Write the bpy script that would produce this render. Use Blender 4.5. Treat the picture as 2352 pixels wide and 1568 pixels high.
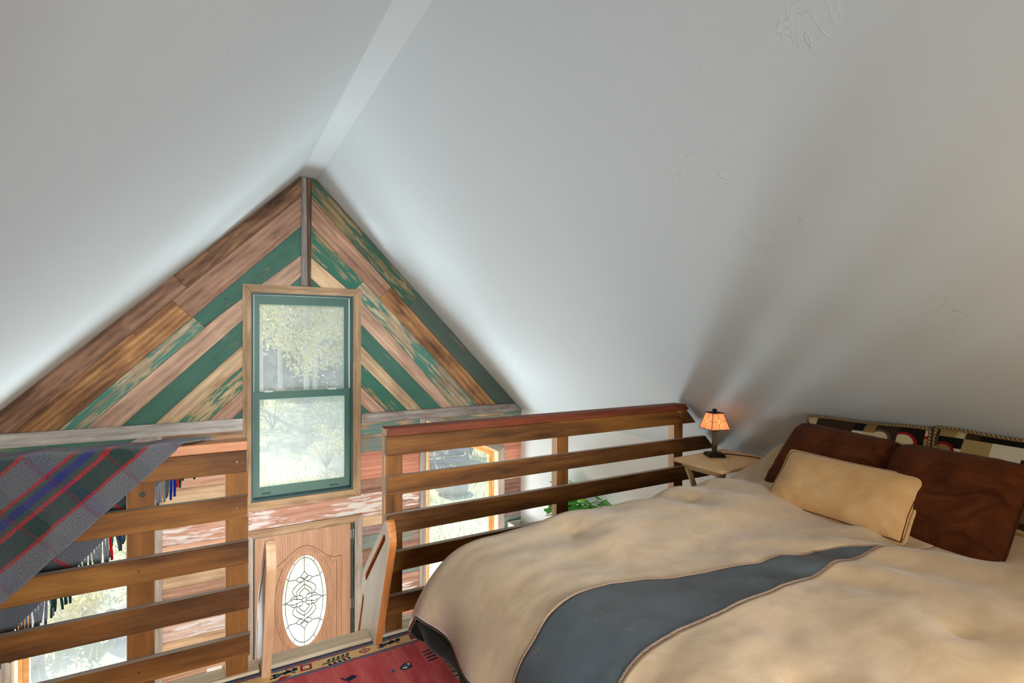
import bpy, bmesh, math, random
import numpy as np
from mathutils import Vector, Matrix, noise as mnoise

for o in list(bpy.data.objects):
    bpy.data.objects.remove(o, do_unlink=True)
SC = bpy.context.scene
COL = SC.collection
rnd = random.Random(7)

# ------------------------------------------------------------------ camera
# metres; origin at the photographer's eye, +Y towards the gable, +X to the right, loft floor 1.535 m below
LOFT, GROUND = -1.535, -3.97
cam_d = bpy.data.cameras.new('camera')
cam = bpy.data.objects.new('camera', cam_d)
COL.objects.link(cam)
cam_d.sensor_width = 36.0
cam_d.lens = 36.0 * 1203.78 / 2352.0
cam_d.clip_start, cam_d.clip_end = 0.05, 300
yaw, pitch, roll = math.radians(29.565), math.radians(-0.372), math.radians(-0.182)
fwd = Vector((math.sin(yaw) * math.cos(pitch), math.cos(yaw) * math.cos(pitch), math.sin(pitch)))
right = Vector((math.cos(yaw), -math.sin(yaw), 0))
down = fwd.cross(right)
r2 = right * math.cos(roll) + down * math.sin(roll)
d2 = down * math.cos(roll) - right * math.sin(roll)
cam.matrix_world = Matrix((
    (r2.x, -d2.x, -fwd.x, 0), (r2.y, -d2.y, -fwd.y, 0), (r2.z, -d2.z, -fwd.z, 0), (0, 0, 0, 1)))
SC.camera = cam

# ------------------------------------------------------------------ light, sky, exposure
SC.view_settings.view_transform = 'Standard'
SC.view_settings.look = 'None'
SC.view_settings.gamma = 1.0
SC.view_settings.use_curve_mapping = False
SC.view_settings.exposure = 0.0
SC.cycles.use_denoising = True
SC.cycles.max_bounces = 7
SC.cycles.use_adaptive_sampling = True
SC.cycles.adaptive_threshold = 0.04
SC.cycles.diffuse_bounces = 4
SC.cycles.glossy_bounces = 3
SC.cycles.transmission_bounces = 6
SC.cycles.transparent_max_bounces = 12
SC.cycles.sample_clamp_indirect = 6.0
SC.cycles.caustics_reflective = False
SC.cycles.caustics_refractive = False

W = bpy.data.worlds.new('world')
SC.world = W
W.use_nodes = True
nt = W.node_tree
nt.nodes.clear()
sky = nt.nodes.new('ShaderNodeTexSky')
sky.sky_type = 'NISHITA'
sky.sun_disc = False
sky.sun_elevation = math.radians(40)
sky.sun_rotation = math.radians(-14)
bg = nt.nodes.new('ShaderNodeBackground')
bg.inputs[1].default_value = 0.19
wo = nt.nodes.new('ShaderNodeOutputWorld')
nt.links.new(sky.outputs[0], bg.inputs[0])
nt.links.new(bg.outputs[0], wo.inputs[0])


def light(name, kind, loc, target, energy, color, **kw):
    d = bpy.data.lights.new(name, kind)
    d.energy = energy
    d.color = color
    for k, v in kw.items():
        setattr(d, k, v)
    o = bpy.data.objects.new(name, d)
    COL.objects.link(o)
    o.location = loc
    if target is not None:
        o.rotation_euler = (Vector(target) - Vector(loc)).to_track_quat('-Z', 'Y').to_euler()
    return o


light('sun', 'SUN', (-4, 20, 20), (0, 4, 3.5), 4.0, (1.0, 0.95, 0.86), angle=math.radians(1.5))
# added area lamps, out of view, standing in for daylight off the ground
for gx_ in (2.9, -1.3):
    light('ground_bounce_fill', 'AREA', (gx_, 6.75, -4.1), (2.0 if gx_ > 0 else -0.4, 4.4, 0.4), 820, (0.80, 0.90, 1.0), shape='RECTANGLE', size=3.4, size_y=1.7)
# added fill light behind the photographer, spread narrowed onto the gable boards
light('rear_fill', 'AREA', (0.4, -2.5, 0.1), (0.8, 5.6, -0.3), 48, (0.95, 0.97, 1.0), shape='RECTANGLE', size=1.4, size_y=1.6, spread=math.radians(56))
# added fill light under the loft for the lower walls, no window there
light('lower_fill', 'AREA', (0.8, -1.6, -2.6), (0.9, 5.6, -2.3), 420, (1.0, 0.98, 0.95), shape='RECTANGLE', size=3.2, size_y=1.3)
# added warm light for an unseen lamp near the bed, placed to light it evenly
light('near_bed_light', 'POINT', (1.72, -0.12, -0.28), None, 17, (1.0, 0.82, 0.58), shadow_soft_size=0.09)



# ------------------------------------------------------------------ helpers
def lin(h):
    h = h.lstrip('#')
    v = [int(h[i:i + 2], 16) / 255 for i in (0, 2, 4)]
    return tuple((c / 12.92 if c <= 0.04045 else ((c + 0.055) / 1.055) ** 2.4) for c in v) + (1,)


MW = {}


def link(o, parent=None, mw=None):
    """Link an object whose mesh sits in world coordinates (or under the matrix mw) below parent."""
    COL.objects.link(o)
    mw = mw or Matrix.Identity(4)
    if parent is not None:
        o.parent = parent
        o.matrix_parent_inverse = MW[parent.name].inverted()
    o.matrix_basis = mw
    MW[o.name] = mw.copy()
    return o


def thing(name, label, cat, loc, group=None, kind=None):
    o = bpy.data.objects.new(name, None)
    o.empty_display_size = 0.1
    COL.objects.link(o)
    o.location = loc
    MW[o.name] = Matrix.Translation(Vector(loc))
    if kind:
        o['kind'] = kind
    if label:
        o['label'] = label
    if cat:
        o['category'] = cat
    if group:
        o['group'] = group
    return o


def tag(o, label=None, cat=None, group=None, kind=None):
    for k, v in (('label', label), ('category', cat), ('group', group), ('kind', kind)):
        if v:
            o[k] = v
    return o


class MB:
    def __init__(s):
        s.v, s.f, s.uv = [], [], None

    def add(s, vs, fs):
        n = len(s.v)
        s.v += [tuple(p) for p in vs]
        s.f += [tuple(i + n for i in f) for f in fs]
        return s

    def box(s, x0, x1, y0, y1, z0, z1):
        vs = [(x, y, z) for z in (z0, z1) for y in (y0, y1) for x in (x0, x1)]
        return s.add(vs, [(0, 2, 3, 1), (4, 5, 7, 6), (0, 1, 5, 4), (2, 6, 7, 3), (0, 4, 6, 2), (1, 3, 7, 5)])

    def hexa(s, bot, top):
        """eight corners: bottom loop and top loop, same order"""
        n = len(bot)
        fs = [tuple(reversed(range(n))), tuple(range(n, 2 * n))]
        fs += [(i, (i + 1) % n, n + (i + 1) % n, n + i) for i in range(n)]
        return s.add(list(bot) + list(top), fs)

    def tube(s, pts, rad, n=6, cap=True):
        pts = [Vector(p) for p in pts]
        rs = rad if isinstance(rad, (list, tuple)) else [rad] * len(pts)
        rings = []
        up = None
        for i, p in enumerate(pts):
            t = (pts[min(i + 1, len(pts) - 1)] - pts[max(i - 1, 0)])
            if t.length < 1e-9:
                t = Vector((0, 0, 1))
            t.normalize()
            if up is None:
                up = t.orthogonal().normalized()
            up = (up - t * up.dot(t))
            if up.length < 1e-6:
                up = t.orthogonal()
            up.normalize()
            w = t.cross(up)
            rings.append([p + (up * math.cos(2 * math.pi * k / n) + w * math.sin(2 * math.pi * k / n)) * rs[i] for k in range(n)])
        vs = [q for r in rings for q in r]
        fs = []
        for i in range(len(rings) - 1):
            for k in range(n):
                a, b = i * n + k, i * n + (k + 1) % n
                fs.append((a, b, b + n, a + n))
        if cap:
            fs.append(tuple(reversed(range(n))))
            fs.append(tuple(range((len(rings) - 1) * n, len(rings) * n)))
        return s.add(vs, fs)

    def lathe(s, prof, c, n=16, square=False, rot=0.0):
        vs, fs = [], []
        m = 4 if square else n
        for r, z in prof:
            for k in range(m):
                a = 2 * math.pi * k / m + rot + (math.pi / 4 if square else 0)
                rr = r * (math.sqrt(2) if square else 1)
                vs.append((c[0] + rr * math.cos(a), c[1] + rr * math.sin(a), c[2] + z))
        for i in range(len(prof) - 1):
            for k in range(m):
                a, b = i * m + k, i * m + (k + 1) % m
                fs.append((a, b, b + m, a + m))
        fs.append(tuple(reversed(range(m))))
        fs.append(tuple(range((len(prof) - 1) * m, len(prof) * m)))
        return s.add(vs, fs)

    def build(s, name, mat, parent=None, mw=None, smooth=False, bevel=0.0, seg=1):
        me = bpy.data.meshes.new(name)
        me.from_pydata(s.v, [], s.f)
        me.validate()
        bm = bmesh.new()
        bm.from_mesh(me)
        bmesh.ops.recalc_face_normals(bm, faces=bm.faces)
        bm.to_mesh(me)
        bm.free()
        if s.uv is not None:
            pass
        me.materials.append(mat)
        if smooth:
            me.polygons.foreach_set('use_smooth', [True] * len(me.polygons))
        o = bpy.data.objects.new(name, me)
        link(o, parent, mw)
        if bevel:
            md = o.modifiers.new('bevel', 'BEVEL')
            md.width = bevel
            md.segments = seg
            md.limit_method = 'ANGLE'
        return o


def grid_obj(name, P, mat, parent=None, UV=None, solid=0.0, smooth=True, mw=None, closed_v=False):
    nu, nv = P.shape[:2]
    vs = P.reshape(-1, 3).tolist()
    fs = []
    for i in range(nu - 1):
        for j in range(nv - 1 + (1 if closed_v else 0)):
            j2 = (j + 1) % nv
            fs.append((i * nv + j, (i + 1) * nv + j, (i + 1) * nv + j2, i * nv + j2))
    me = bpy.data.meshes.new(name)
    me.from_pydata(vs, [], fs)
    if UV is not None:
        lay = me.uv_layers.new(name='UVMap')
        idx = np.zeros(len(me.loops), dtype=np.int32)
        me.loops.foreach_get('vertex_index', idx)
        lay.data.foreach_set('uv', UV.reshape(-1, 2)[idx].ravel())
    me.materials.append(mat)
    if smooth:
        me.polygons.foreach_set('use_smooth', [True] * len(me.polygons))
    o = bpy.data.objects.new(name, me)
    link(o, parent, mw)
    if solid:
        md = o.modifiers.new('solid', 'SOLIDIFY')
        md.thickness = abs(solid)
        md.offset = -1 if solid > 0 else 1
    return o


def clip_poly(poly, a, b, c):
    """keep the part where a*x + b*z <= c"""
    out = []
    n = len(poly)
    for i in range(n):
        p, q = poly[i], poly[(i + 1) % n]
        dp, dq = a * p[0] + b * p[1] - c, a * q[0] + b * q[1] - c
        if dp <= 0:
            out.append(p)
        if dp * dq < 0:
            t = dp / (dp - dq)
            out.append((p[0] + (q[0] - p[0]) * t, p[1] + (q[1] - p[1]) * t))
    return out


def inset(poly, d):
    ar = sum(poly[i][0] * poly[(i + 1) % len(poly)][1] - poly[(i + 1) % len(poly)][0] * poly[i][1] for i in range(len(poly)))
    if ar < 0:
        poly = poly[::-1]
    out = list(poly)
    for i in range(len(poly)):
        p, q = poly[i], poly[(i + 1) % len(poly)]
        ex, ez = q[0] - p[0], q[1] - p[1]
        L = math.hypot(ex, ez)
        if L < 1e-6:
            continue
        nx, nz = ez / L, -ex / L
        out = clip_poly(out, nx, nz, nx * p[0] + nz * p[1] - d)
        if len(out) < 3:
            return []
    return out


def board(name, poly, direc, yf, thick, mat, parent=None, gap=0.0011, bevel=0.0012):
    """A board on a wall facing the camera: polygon in (x, z), grain along direc, front face at y = yf."""
    poly = inset(poly, gap)
    if len(poly) < 3:
        return None
    L = math.hypot(*direc)
    dx, dz = direc[0] / L, direc[1] / L
    cx = sum(p[0] for p in poly) / len(poly)
    cz = sum(p[1] for p in poly) / len(poly)
    loc = [((p[0] - cx) * dx + (p[1] - cz) * dz, -(p[0] - cx) * dz + (p[1] - cz) * dx) for p in poly]
    mw = Matrix(((dx, -dz, 0, cx), (0, 0, -1, yf), (dz, dx, 0, cz), (0, 0, 0, 1)))
    m = MB().hexa([(a, b, -thick) for a, b in loc], [(a, b, 0) for a, b in loc])
    return m.build(name, mat, parent, mw, bevel=bevel)


def rect(x0, x1, z0, z1):
    return [(x0, z0), (x1, z0), (x1, z1), (x0, z1)]


def beam(name, x0, x1, y0, y1, z0, z1, axis, mat, parent=None, bevel=0.002, cut=None):
    """Box beam with its own frame, local X along the given world axis (grain direction)."""
    c = Vector(((x0 + x1) / 2, (y0 + y1) / 2, (z0 + z1) / 2))
    hx, hy, hz = (x1 - x0) / 2, (y1 - y0) / 2, (z1 - z0) / 2
    if axis == 'x':
        mw = Matrix.Translation(c)
        m = MB().box(-hx, hx, -hy, hy, -hz, hz)
    elif axis == 'z':
        mw = Matrix(((0, 0, 1, c.x), (0, 1, 0, c.y), (-1, 0, 0, c.z), (0, 0, 0, 1)))
        m = MB().box(-hz, hz, -hy, hy, -hx, hx)
    else:
        mw = Matrix(((0, -1, 0, c.x), (1, 0, 0, c.y), (0, 0, 1, c.z), (0, 0, 0, 1)))
        m = MB().box(-hy, hy, -hx, hx, -hz, hz)
    if cut:   # slanted right end: shift of the top / bottom x at the +X end
        m.v = [(v[0] + (cut[1] if v[2] > 0 else cut[0]) if v[0] > 0 else v[0], v[1], v[2]) for v in m.v]
    return m.build(name, mat, parent, mw, bevel=bevel)


def pale_sides(o, pale_mat, keep):
    """faces whose world normal points none of the ways in keep take the paler, daylight-toned wood"""
    o.data.materials.append(pale_mat)
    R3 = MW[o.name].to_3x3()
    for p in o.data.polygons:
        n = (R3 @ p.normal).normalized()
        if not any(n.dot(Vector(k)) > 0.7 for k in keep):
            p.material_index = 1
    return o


def plate(name, outer, holes, thick, mat, parent=None, mw=None, bevel=0.0, smooth=False):
    """A plate with holes: outlines in its own XY plane, thickness centred on z = 0."""
    cu = bpy.data.curves.new(name + '_outline', 'CURVE')
    cu.dimensions = '2D'
    cu.fill_mode = 'BOTH'
    cu.extrude = max(thick / 2 - bevel, 0.0)
    cu.bevel_depth = bevel
    cu.bevel_resolution = 1
    for pts in [outer] + list(holes):
        sp = cu.splines.new('POLY')
        sp.points.add(len(pts) - 1)
        for i, p in enumerate(pts):
            sp.points[i].co = (p[0], p[1], 0, 1)
        sp.use_cyclic_u = True
    tmp = bpy.data.objects.new(name + '_outline', cu)
    COL.objects.link(tmp)
    dg = bpy.context.evaluated_depsgraph_get()
    me = bpy.data.meshes.new_from_object(tmp.evaluated_get(dg))
    bpy.data.objects.remove(tmp, do_unlink=True)
    bpy.data.curves.remove(cu)
    me.name = name
    me.materials.clear()
    me.materials.append(mat)
    me.polygons.foreach_set('use_smooth', [smooth] * len(me.polygons))
    o = bpy.data.objects.new(name, me)
    return link(o, parent, mw)


def XZ(y, ox=0, oz=0):      # plate plane facing -Y: local x -> world x, local y -> world z
    return Matrix(((1, 0, 0, ox), (0, 0, -1, y), (0, 1, 0, oz), (0, 0, 0, 1)))


def ellipse(cx, cz, a, b, n=56):
    return [(cx + a * math.cos(2 * math.pi * i / n), cz + b * math.sin(2 * math.pi * i / n)) for i in range(n)]


# ------------------------------------------------------------------ materials
class NT:
    def __init__(s, name):
        s.m = bpy.data.materials.new(name)
        s.m.use_nodes = True
        s.t = s.m.node_tree
        s.t.nodes.clear()
        s.out = s.t.nodes.new('ShaderNodeOutputMaterial')

    def n(s, typ, ins=None, **kw):
        nd = s.t.nodes.new('ShaderNode' + typ)
        for k, v in kw.items():
            setattr(nd, k, v)
        for k, v in (ins or {}).items():
            if isinstance(v, bpy.types.NodeSocket):
                s.t.links.new(v, nd.inputs[k])
            else:
                nd.inputs[k].default_value = v
        return nd

    def math(s, op, a, b=0.0, c=None, clamp=False):
        ins = {0: a, 1: b}
        if c is not None:
            ins[2] = c
        return s.n('Math', ins, operation=op, use_clamp=clamp).outputs[0]

    def mix(s, fac, a, b, blend='MIX'):
        nd = s.n('Mix', data_type='RGBA', blend_type=blend)
        for k, v in ((0, fac), (6, a), (7, b)):
            if isinstance(v, bpy.types.NodeSocket):
                s.t.links.new(v, nd.inputs[k])
            else:
                nd.inputs[k].default_value = v
        return nd.outputs[2]

    def ramp(s, fac, stops, interp='LINEAR'):
        nd = s.n('ValToRGB', {0: fac})
        cr = nd.color_ramp
        cr.interpolation = interp
        while len(cr.elements) < len(stops):
            cr.elements.new(0.5)
        for e, (p, c) in zip(cr.elements, stops):
            e.position = p
            e.color = c if len(c) == 4 else tuple(c) + (1,)
        return nd.outputs[0]

    def noise(s, vec, scale, detail=3, rough=0.55, dist=0.0):
        return s.n('TexNoise', {'Vector': vec, 'Scale': scale, 'Detail': detail, 'Roughness': rough, 'Distortion': dist}).outputs[0]

    def scale(s, vec, xyz):
        return s.n('VectorMath', {0: vec, 1: xyz}, operation='MULTIPLY').outputs[0]

    def bump(s, h, strength=0.3, dist=0.01):
        return s.n('Bump', {'Height': h, 'Strength': strength, 'Distance': dist}).outputs[0]

    def pbsdf(s, col, rough=0.6, normal=None, **kw):
        ins = {'Base Color': col, 'Roughness': rough}
        if normal is not None:
            ins['Normal'] = normal
        ins.update(kw)
        p = s.n('BsdfPrincipled', ins)
        s.t.links.new(p.outputs[0], s.out.inputs[0])
        return p


G0, G1 = (0, 0, 0, 1), (1, 1, 1, 1)


def wood(name, dark, midc, lite, rough=0.7, stain=0.5, saw=0.0, paint=None, paint_amt=0.5, paint2=None,
         holes=0.0, ring=0.14, bump=0.25, vary=0.14, knots=0.6, along=1.0, spec=0.3, rs=1.0):
    t = NT(name)
    co = t.n('TexCoord').outputs['Object']
    rv = t.n('ObjectInfo').outputs['Random']
    off = t.n('CombineXYZ', {0: t.math('MULTIPLY', rv, 37.0), 1: t.math('MULTIPLY', rv, 11.3), 2: t.math('MULTIPLY', rv, 5.7)}).outputs[0]
    p = t.n('VectorMath', {0: co, 1: off}, operation='ADD').outputs[0]
    # knots bend the grain
    kv = t.n('TexVoronoi', {'Vector': t.scale(p, (1.9, 6.5, 6.5)), 'Scale': 1.0}, feature='F1').outputs['Distance']
    kn = t.ramp(kv, [(0.0, G1), (0.10, (0.55, 0.55, 0.55, 1)), (0.34, G0)])
    g1 = t.noise(t.scale(p, (1.3 * along, 11, 11)), 1.0, 5, 0.62, 1.2)
    ringv = t.n('TexWave', {'Vector': t.scale(p, (0.55 * along * rs, 5 * rs, 5 * rs)), 'Scale': 1.1, 'Distortion': 9.0, 'Detail': 2.5, 'Detail Scale': 0.55}, wave_type='BANDS', bands_direction='Y').outputs[1]
    g2 = t.noise(t.scale(p, (7, 120, 120)), 1.0, 2, 0.6)
    v = t.math('ADD', t.math('MULTIPLY', g1, 1.0 - ring), t.math('MULTIPLY', ringv, ring))
    v = t.math('ADD', t.math('MULTIPLY', v, 0.80), t.math('MULTIPLY', g2, 0.20))
    col = t.ramp(v, [(0.27, lin(dark)), (0.50, lin(midc)), (0.74, lin(lite))])
    if stain:
        st = t.noise(t.scale(p, (1.6, 5.0, 5.0)), 1.3, 4, 0.6, 0.4)
        sm = t.ramp(st, [(0.36, G1), (0.60, G0)])
        col = t.mix(t.math('MULTIPLY', sm, stain), col, t.mix(1.0, col, (0.27, 0.22, 0.21, 1), 'MULTIPLY'))
    if knots:
        col = t.mix(t.math('MULTIPLY', kn, knots), col, t.mix(1.0, col, (0.30, 0.20, 0.13, 1), 'MULTIPLY'))
    h = v
    if saw:
        sw = t.n('TexWave', {'Vector': p, 'Scale': 26.0, 'Distortion': 2.5, 'Detail': 1.0, 'Detail Scale': 1.0}, wave_type='BANDS', bands_direction='X').outputs[1]
        sk = t.ramp(t.noise(t.scale(p, (3, 6, 6)), 1.0, 2), [(0.35, G0), (0.6, G1)])
        smk = t.math('MULTIPLY', t.math('MULTIPLY', t.math('POWER', sw, 3.0), sk), saw)
        col = t.mix(smk, col, t.mix(1.0, col, (0.45, 0.38, 0.34, 1), 'MULTIPLY'))
        h = t.math('ADD', h, t.math('MULTIPLY', smk, -0.5))
    if paint:
        pn = t.noise(t.scale(p, (4.5, 38, 38)), 1.0, 5, 0.62, 0.3)
        pl_ = t.noise(t.scale(p, (1.5, 5.5, 5.5)), 1.0, 4, 0.6)
        pm = t.math('ADD', t.math('MULTIPLY', pn, 0.5), t.math('MULTIPLY', pl_, 0.5))
        thr = 0.66 - 0.32 * paint_amt
        mask = t.ramp(pm, [(max(thr - 0.025, 0), G0), (thr + 0.03, G1)])
        pv = t.noise(t.scale(p, (2, 9, 9)), 1.0, 3)
        pc = t.mix(pv, lin(paint), lin(paint2 or paint))
        pc = t.mix(t.math('MULTIPLY', g2, 0.35), pc, t.mix(1.0, pc, (0.45, 0.45, 0.45, 1), 'MULTIPLY'))
        col = t.mix(mask, col, pc)
        h = t.math('ADD', h, t.math('MULTIPLY', mask, 0.4))
    if holes:
        hv = t.n('TexVoronoi', {'Vector': t.scale(p, (4.5, 9.0, 9.0)), 'Scale': 1.0}, feature='F1').outputs['Distance']
        hm = t.ramp(hv, [(0.030, G1), (0.055, G0)])
        col = t.mix(t.math('MULTIPLY', hm, holes), col, (0.01, 0.008, 0.006, 1))
    hsv = t.n('HueSaturation', {'Color': col, 'Value': t.math('ADD', 1.0 - vary, t.math('MULTIPLY', t.math('FRACT', t.math('MULTIPLY', rv, 7.31)), 2 * vary))}).outputs[0]
    t.pbsdf(hsv, rough, t.bump(h, bump, 0.004), **{'Specular IOR Level': spec})
    return t.m


def plain(name, col, rough=0.6, metal=0.0, var=0.12, nscale=6.0, bump=0.0, spec=0.4, bscale=40.0):
    t = NT(name)
    co = t.n('TexCoord').outputs['Object']
    n1 = t.noise(co, nscale, 4)
    c = lin(col) if isinstance(col, str) else col
    cc = t.mix(n1, tuple(x * (1 - var) for x in c[:3]) + (1,), tuple(min(x * (1 + var), 1) for x in c[:3]) + (1,))
    nm = t.bump(t.noise(co, bscale, 3), bump, 0.003) if bump else None
    t.pbsdf(cc, rough, nm, Metallic=metal, **{'Specular IOR Level': spec})
    return t.m


M = {}
# reclaimed boards of the gable
M['brown_dark'] = wood('brown_dark', '#3a2a22', '#7d5d45', '#b58c5c', stain=0.95, holes=0.9, saw=0.4)
M['brown'] = wood('brown', '#5c4538', '#93705a', '#bd936a', stain=0.7, holes=0.8, saw=0.35)
M['pink_brown'] = wood('pink_brown', '#71564a', '#a67f68', '#c4a080', stain=0.45, holes=0.7, saw=0.3)
M['orange_brown'] = wood('orange_brown', '#5b4233', '#a4764c', '#d2a26a', stain=0.75, holes=0.8)
M['tan_pink'] = wood('tan_pink', '#8e7060', '#bd9a82', '#d8b99c', stain=0.35, holes=0.5)
M['tan_saw'] = wood('tan_saw', '#9a8064', '#c6a985', '#e0c9a6', stain=0.2, saw=0.95)
M['pink_saw'] = wood('pink_saw', '#8d6a58', '#b58d76', '#cfab90', stain=0.3, saw=0.7, holes=0.5)
M['green_solid'] = wood('green_solid', '#6c5a40', '#a98b62', '#c9ab80', paint='#315c4d', paint2='#53806f', paint_amt=0.86, holes=0.9, bump=0.2)
M['green_worn'] = wood('green_worn', '#77644a', '#b09770', '#cdb48c', paint='#2c6350', paint2='#46806b', paint_amt=0.66, holes=0.8)
M['green_peel'] = wood('green_peel', '#6f6250', '#b3a082', '#cfbd9c', paint='#3f7766', paint2='#5f9080', paint_amt=0.42, holes=0.8)
M['olive_worn'] = wood('olive_worn', '#53472f', '#8d7c58', '#a9966d', paint='#2b4d3e', paint2='#3c6450', paint_amt=0.50, holes=0.9)
M['green_grey'] = wood('green_grey', '#574a3c', '#84705a', '#9c876a', paint='#41564e', paint2='#5b665c', paint_amt=0.86, holes=0.8)
M['grey_pale'] = wood('grey_pale', '#8e8680', '#bab3ac', '#d8d2c8', stain=0.2, holes=0.9, ring=0.12, knots=0.2, bump=0.5, paint='#d6cfc6', paint_amt=0.25)
M['grey_wood'] = wood('grey_wood', '#5c5450', '#958b84', '#b9afa6', stain=0.5, holes=0.9, ring=0.12, knots=0.4, bump=0.6)
M['dark_old'] = wood('dark_old', '#1d1610', '#4a3626', '#75583f', stain=0.7, ring=0.15, bump=0.5)
M['casing'] = wood('casing', '#7c6248', '#ad8e6c', '#c7aa86', stain=0.45, saw=0.3, knots=0.5, vary=0.06)
M['casing_grey'] = wood('casing_grey', '#857a70', '#aea397', '#c8bdb0', stain=0.35, saw=0.2, knots=0.3, vary=0.08)
M['peach'] = wood('peach', '#a07a62', '#c89c80', '#dcb698', stain=0.2, holes=0.5, saw=0.15, knots=0.4)
M['peach_tan'] = wood('peach_tan', '#a58669', '#cfae8a', '#e0c4a0', stain=0.25, holes=0.4, knots=0.5)
M['red_board'] = wood('red_board', '#9a5f4c', '#c08068', '#d0947c', stain=0.15, holes=0.9, knots=0.2)
M['red_brown'] = wood('red_brown', '#6e4c40', '#9d7663', '#b8927c', stain=0.5, saw=0.5, holes=0.7)
M['white_peel'] = wood('white_peel', '#96685a', '#c0907a', '#d1a58c', stain=0.25, paint='#e9e3dd', paint2='#dcd3cc', paint_amt=0.44, holes=0.6, knots=0.3)
M['white_fleck'] = wood('white_fleck', '#8a6656', '#b48c78', '#c9a38c', stain=0.35, paint='#ece6e0', paint_amt=0.27, holes=0.7)
M['white_wash'] = wood('white_wash', '#a8897a', '#d0b4a4', '#e2cdbf', stain=0.15, paint='#e6deda', paint_amt=0.48, holes=0.6, knots=0.3)
M['teal_peel'] = wood('teal_peel', '#8c7358', '#b89c78', '#d0b48e', paint='#54807c', paint2='#6f918a', paint_amt=0.58, holes=0.8)
M['teal_grey'] = wood('teal_grey', '#7a6c5c', '#a2937f', '#bcae98', paint='#6a8580', paint2='#8a9a90', paint_amt=0.50, holes=0.8)
M['brown_green'] = wood('brown_green', '#7a5e4a', '#aa8464', '#c49e78', paint='#5f8074', paint_amt=0.26, holes=0.6)
M['purple_brown'] = wood('purple_brown', '#665052', '#947a78', '#b09890', stain=0.5, holes=0.9)
# loft timber
M['rail_slat'] = wood('rail_slat', '#3f240c', '#74491c', '#99692c', rough=0.6, stain=0.45, ring=0.3, knots=0.85, vary=0.10, spec=0.22, along=0.8, rs=1.4)
M['rail_end'] = wood('rail_end', '#3f240c', '#74491c', '#99692c', rough=0.6, stain=0.1, vary=0.02, knots=0.2)
M['rail_post'] = wood('rail_post', '#50300f', '#7c4e1e', '#99662f', rough=0.6, stain=0.35, ring=0.28, knots=0.7, vary=0.10, spec=0.22, rs=1.4)
M['cap_red'] = wood('cap_red', '#47200f', '#75381f', '#90502c', rough=0.6, stain=0.35, ring=0.25, knots=0.3, vary=0.04, spec=0.22, rs=1.6)
M['cap_cedar'] = wood('cap_cedar', '#9a5f3c', '#bf8259', '#d09a70', rough=0.55, stain=0.15, ring=0.2, knots=0.3, vary=0.04, rs=1.6)
M['slat_daylit'] = wood('slat_daylit', '#8d7a6c', '#ab9a8c', '#c4b5a8', stain=0.2, ring=0.1, vary=0.05, knots=0.1)  # glancing window light on slat tops and ends put into the colour
M['raw_post_lit'] = wood('raw_post_lit', '#c79c78', '#dcb896', '#e8ccb0', stain=0.05, ring=0.1, vary=0.04, knots=0.1)  # unstained post sides, with the window's light put into the pale tone
M['pine_raw'] = wood('pine_raw', '#b39878', '#d2bd9e', '#e2d2b8', stain=0.1, ring=0.16, knots=0.2, vary=0.05, rs=2.4)
M['ladder_wood'] = wood('ladder_wood', '#b5855a', '#d6ab80', '#e8cba4', rough=0.5, stain=0.1, ring=0.16, knots=0.35, vary=0.05, spec=0.5, rs=2.4)
M['ladder_edge'] = wood('ladder_edge', '#9c5a28', '#c07a3c', '#d4975c', rough=0.5, stain=0.1, ring=0.12, knots=0.2, vary=0.03, rs=2.4)
M['ladder_daylit'] = wood('ladder_daylit', '#d2c4a8', '#e8ddc8', '#f2eadb', rough=0.5, stain=0.05, ring=0.12, knots=0.1, vary=0.03, rs=2.4)  # daylight on the stile faces painted as a whiter copy of the wood
M['oak_door'] = wood('oak_door', '#94684a', '#b98c6c', '#caa080', rough=0.5, stain=0.1, ring=0.22, knots=0.0, vary=0.0, along=0.7, spec=0.45, rs=3.0)
M['fir'] = wood('fir', '#bb8048', '#d8a468', '#e8be86', rough=0.5, stain=0.05, ring=0.15, knots=0.0, vary=0.05, rs=3)
M['fir_pale'] = wood('fir_pale', '#cdb083', '#e6cfa4', '#f2e2c0', rough=0.5, stain=0.05, ring=0.12, knots=0.0, vary=0.05, rs=3)
M['table_maple'] = wood('table_maple', '#cca36c', '#e2bb84', '#eed0a0', rough=0.4, stain=0.1, ring=0.1, knots=0.0, vary=0.03, bump=0.06, spec=0.5, rs=2.6)
M['bed_walnut'] = wood('bed_walnut', '#1c100a', '#3c2212', '#6d4320', rough=0.4, stain=0.6, spec=0.5)
M['floor_boards'] = wood('floor_boards', '#6b4a30', '#94703f', '#b08a5a', rough=0.5, stain=0.3)
M['old_log'] = wood('old_log', '#948d86', '#bcb4ac', '#d8d0c8', stain=0.2, bump=0.6)

M['frame_green'] = plain('frame_green', '#2f5c4e', 0.45, var=0.10, nscale=3)
M['frame_dark'] = plain('frame_dark', '#1d3a33', 0.5, var=0.10, nscale=3)
M['liner_white'] = plain('liner_white', '#bcc8c6', 0.5, var=0.05)
M['sill_blue'] = plain('sill_blue', '#4c6d74', 0.3, var=0.25, nscale=14)
M['metal_dark'] = plain('metal_dark', '#2a231c', 0.45, metal=0.6, var=0.2)
M['bronze'] = plain('bronze', '#5a4a34', 0.38, metal=0.75, var=0.2)
M['metal_grey'] = plain('metal_grey', '#b8b8b4', 0.35, metal=0.8, var=0.1)
M['caming'] = plain('caming', '#4c4c4a', 0.5, metal=0.3, var=0.1)
M['black_rubber'] = plain('black_rubber', '#17130f', 0.5, var=0.1)
M['switch_white'] = plain('switch_white', '#eeeae4', 0.4, var=0.03)
M['planter_white'] = plain('planter_white', '#d9d6c8', 0.6, var=0.05)
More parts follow.
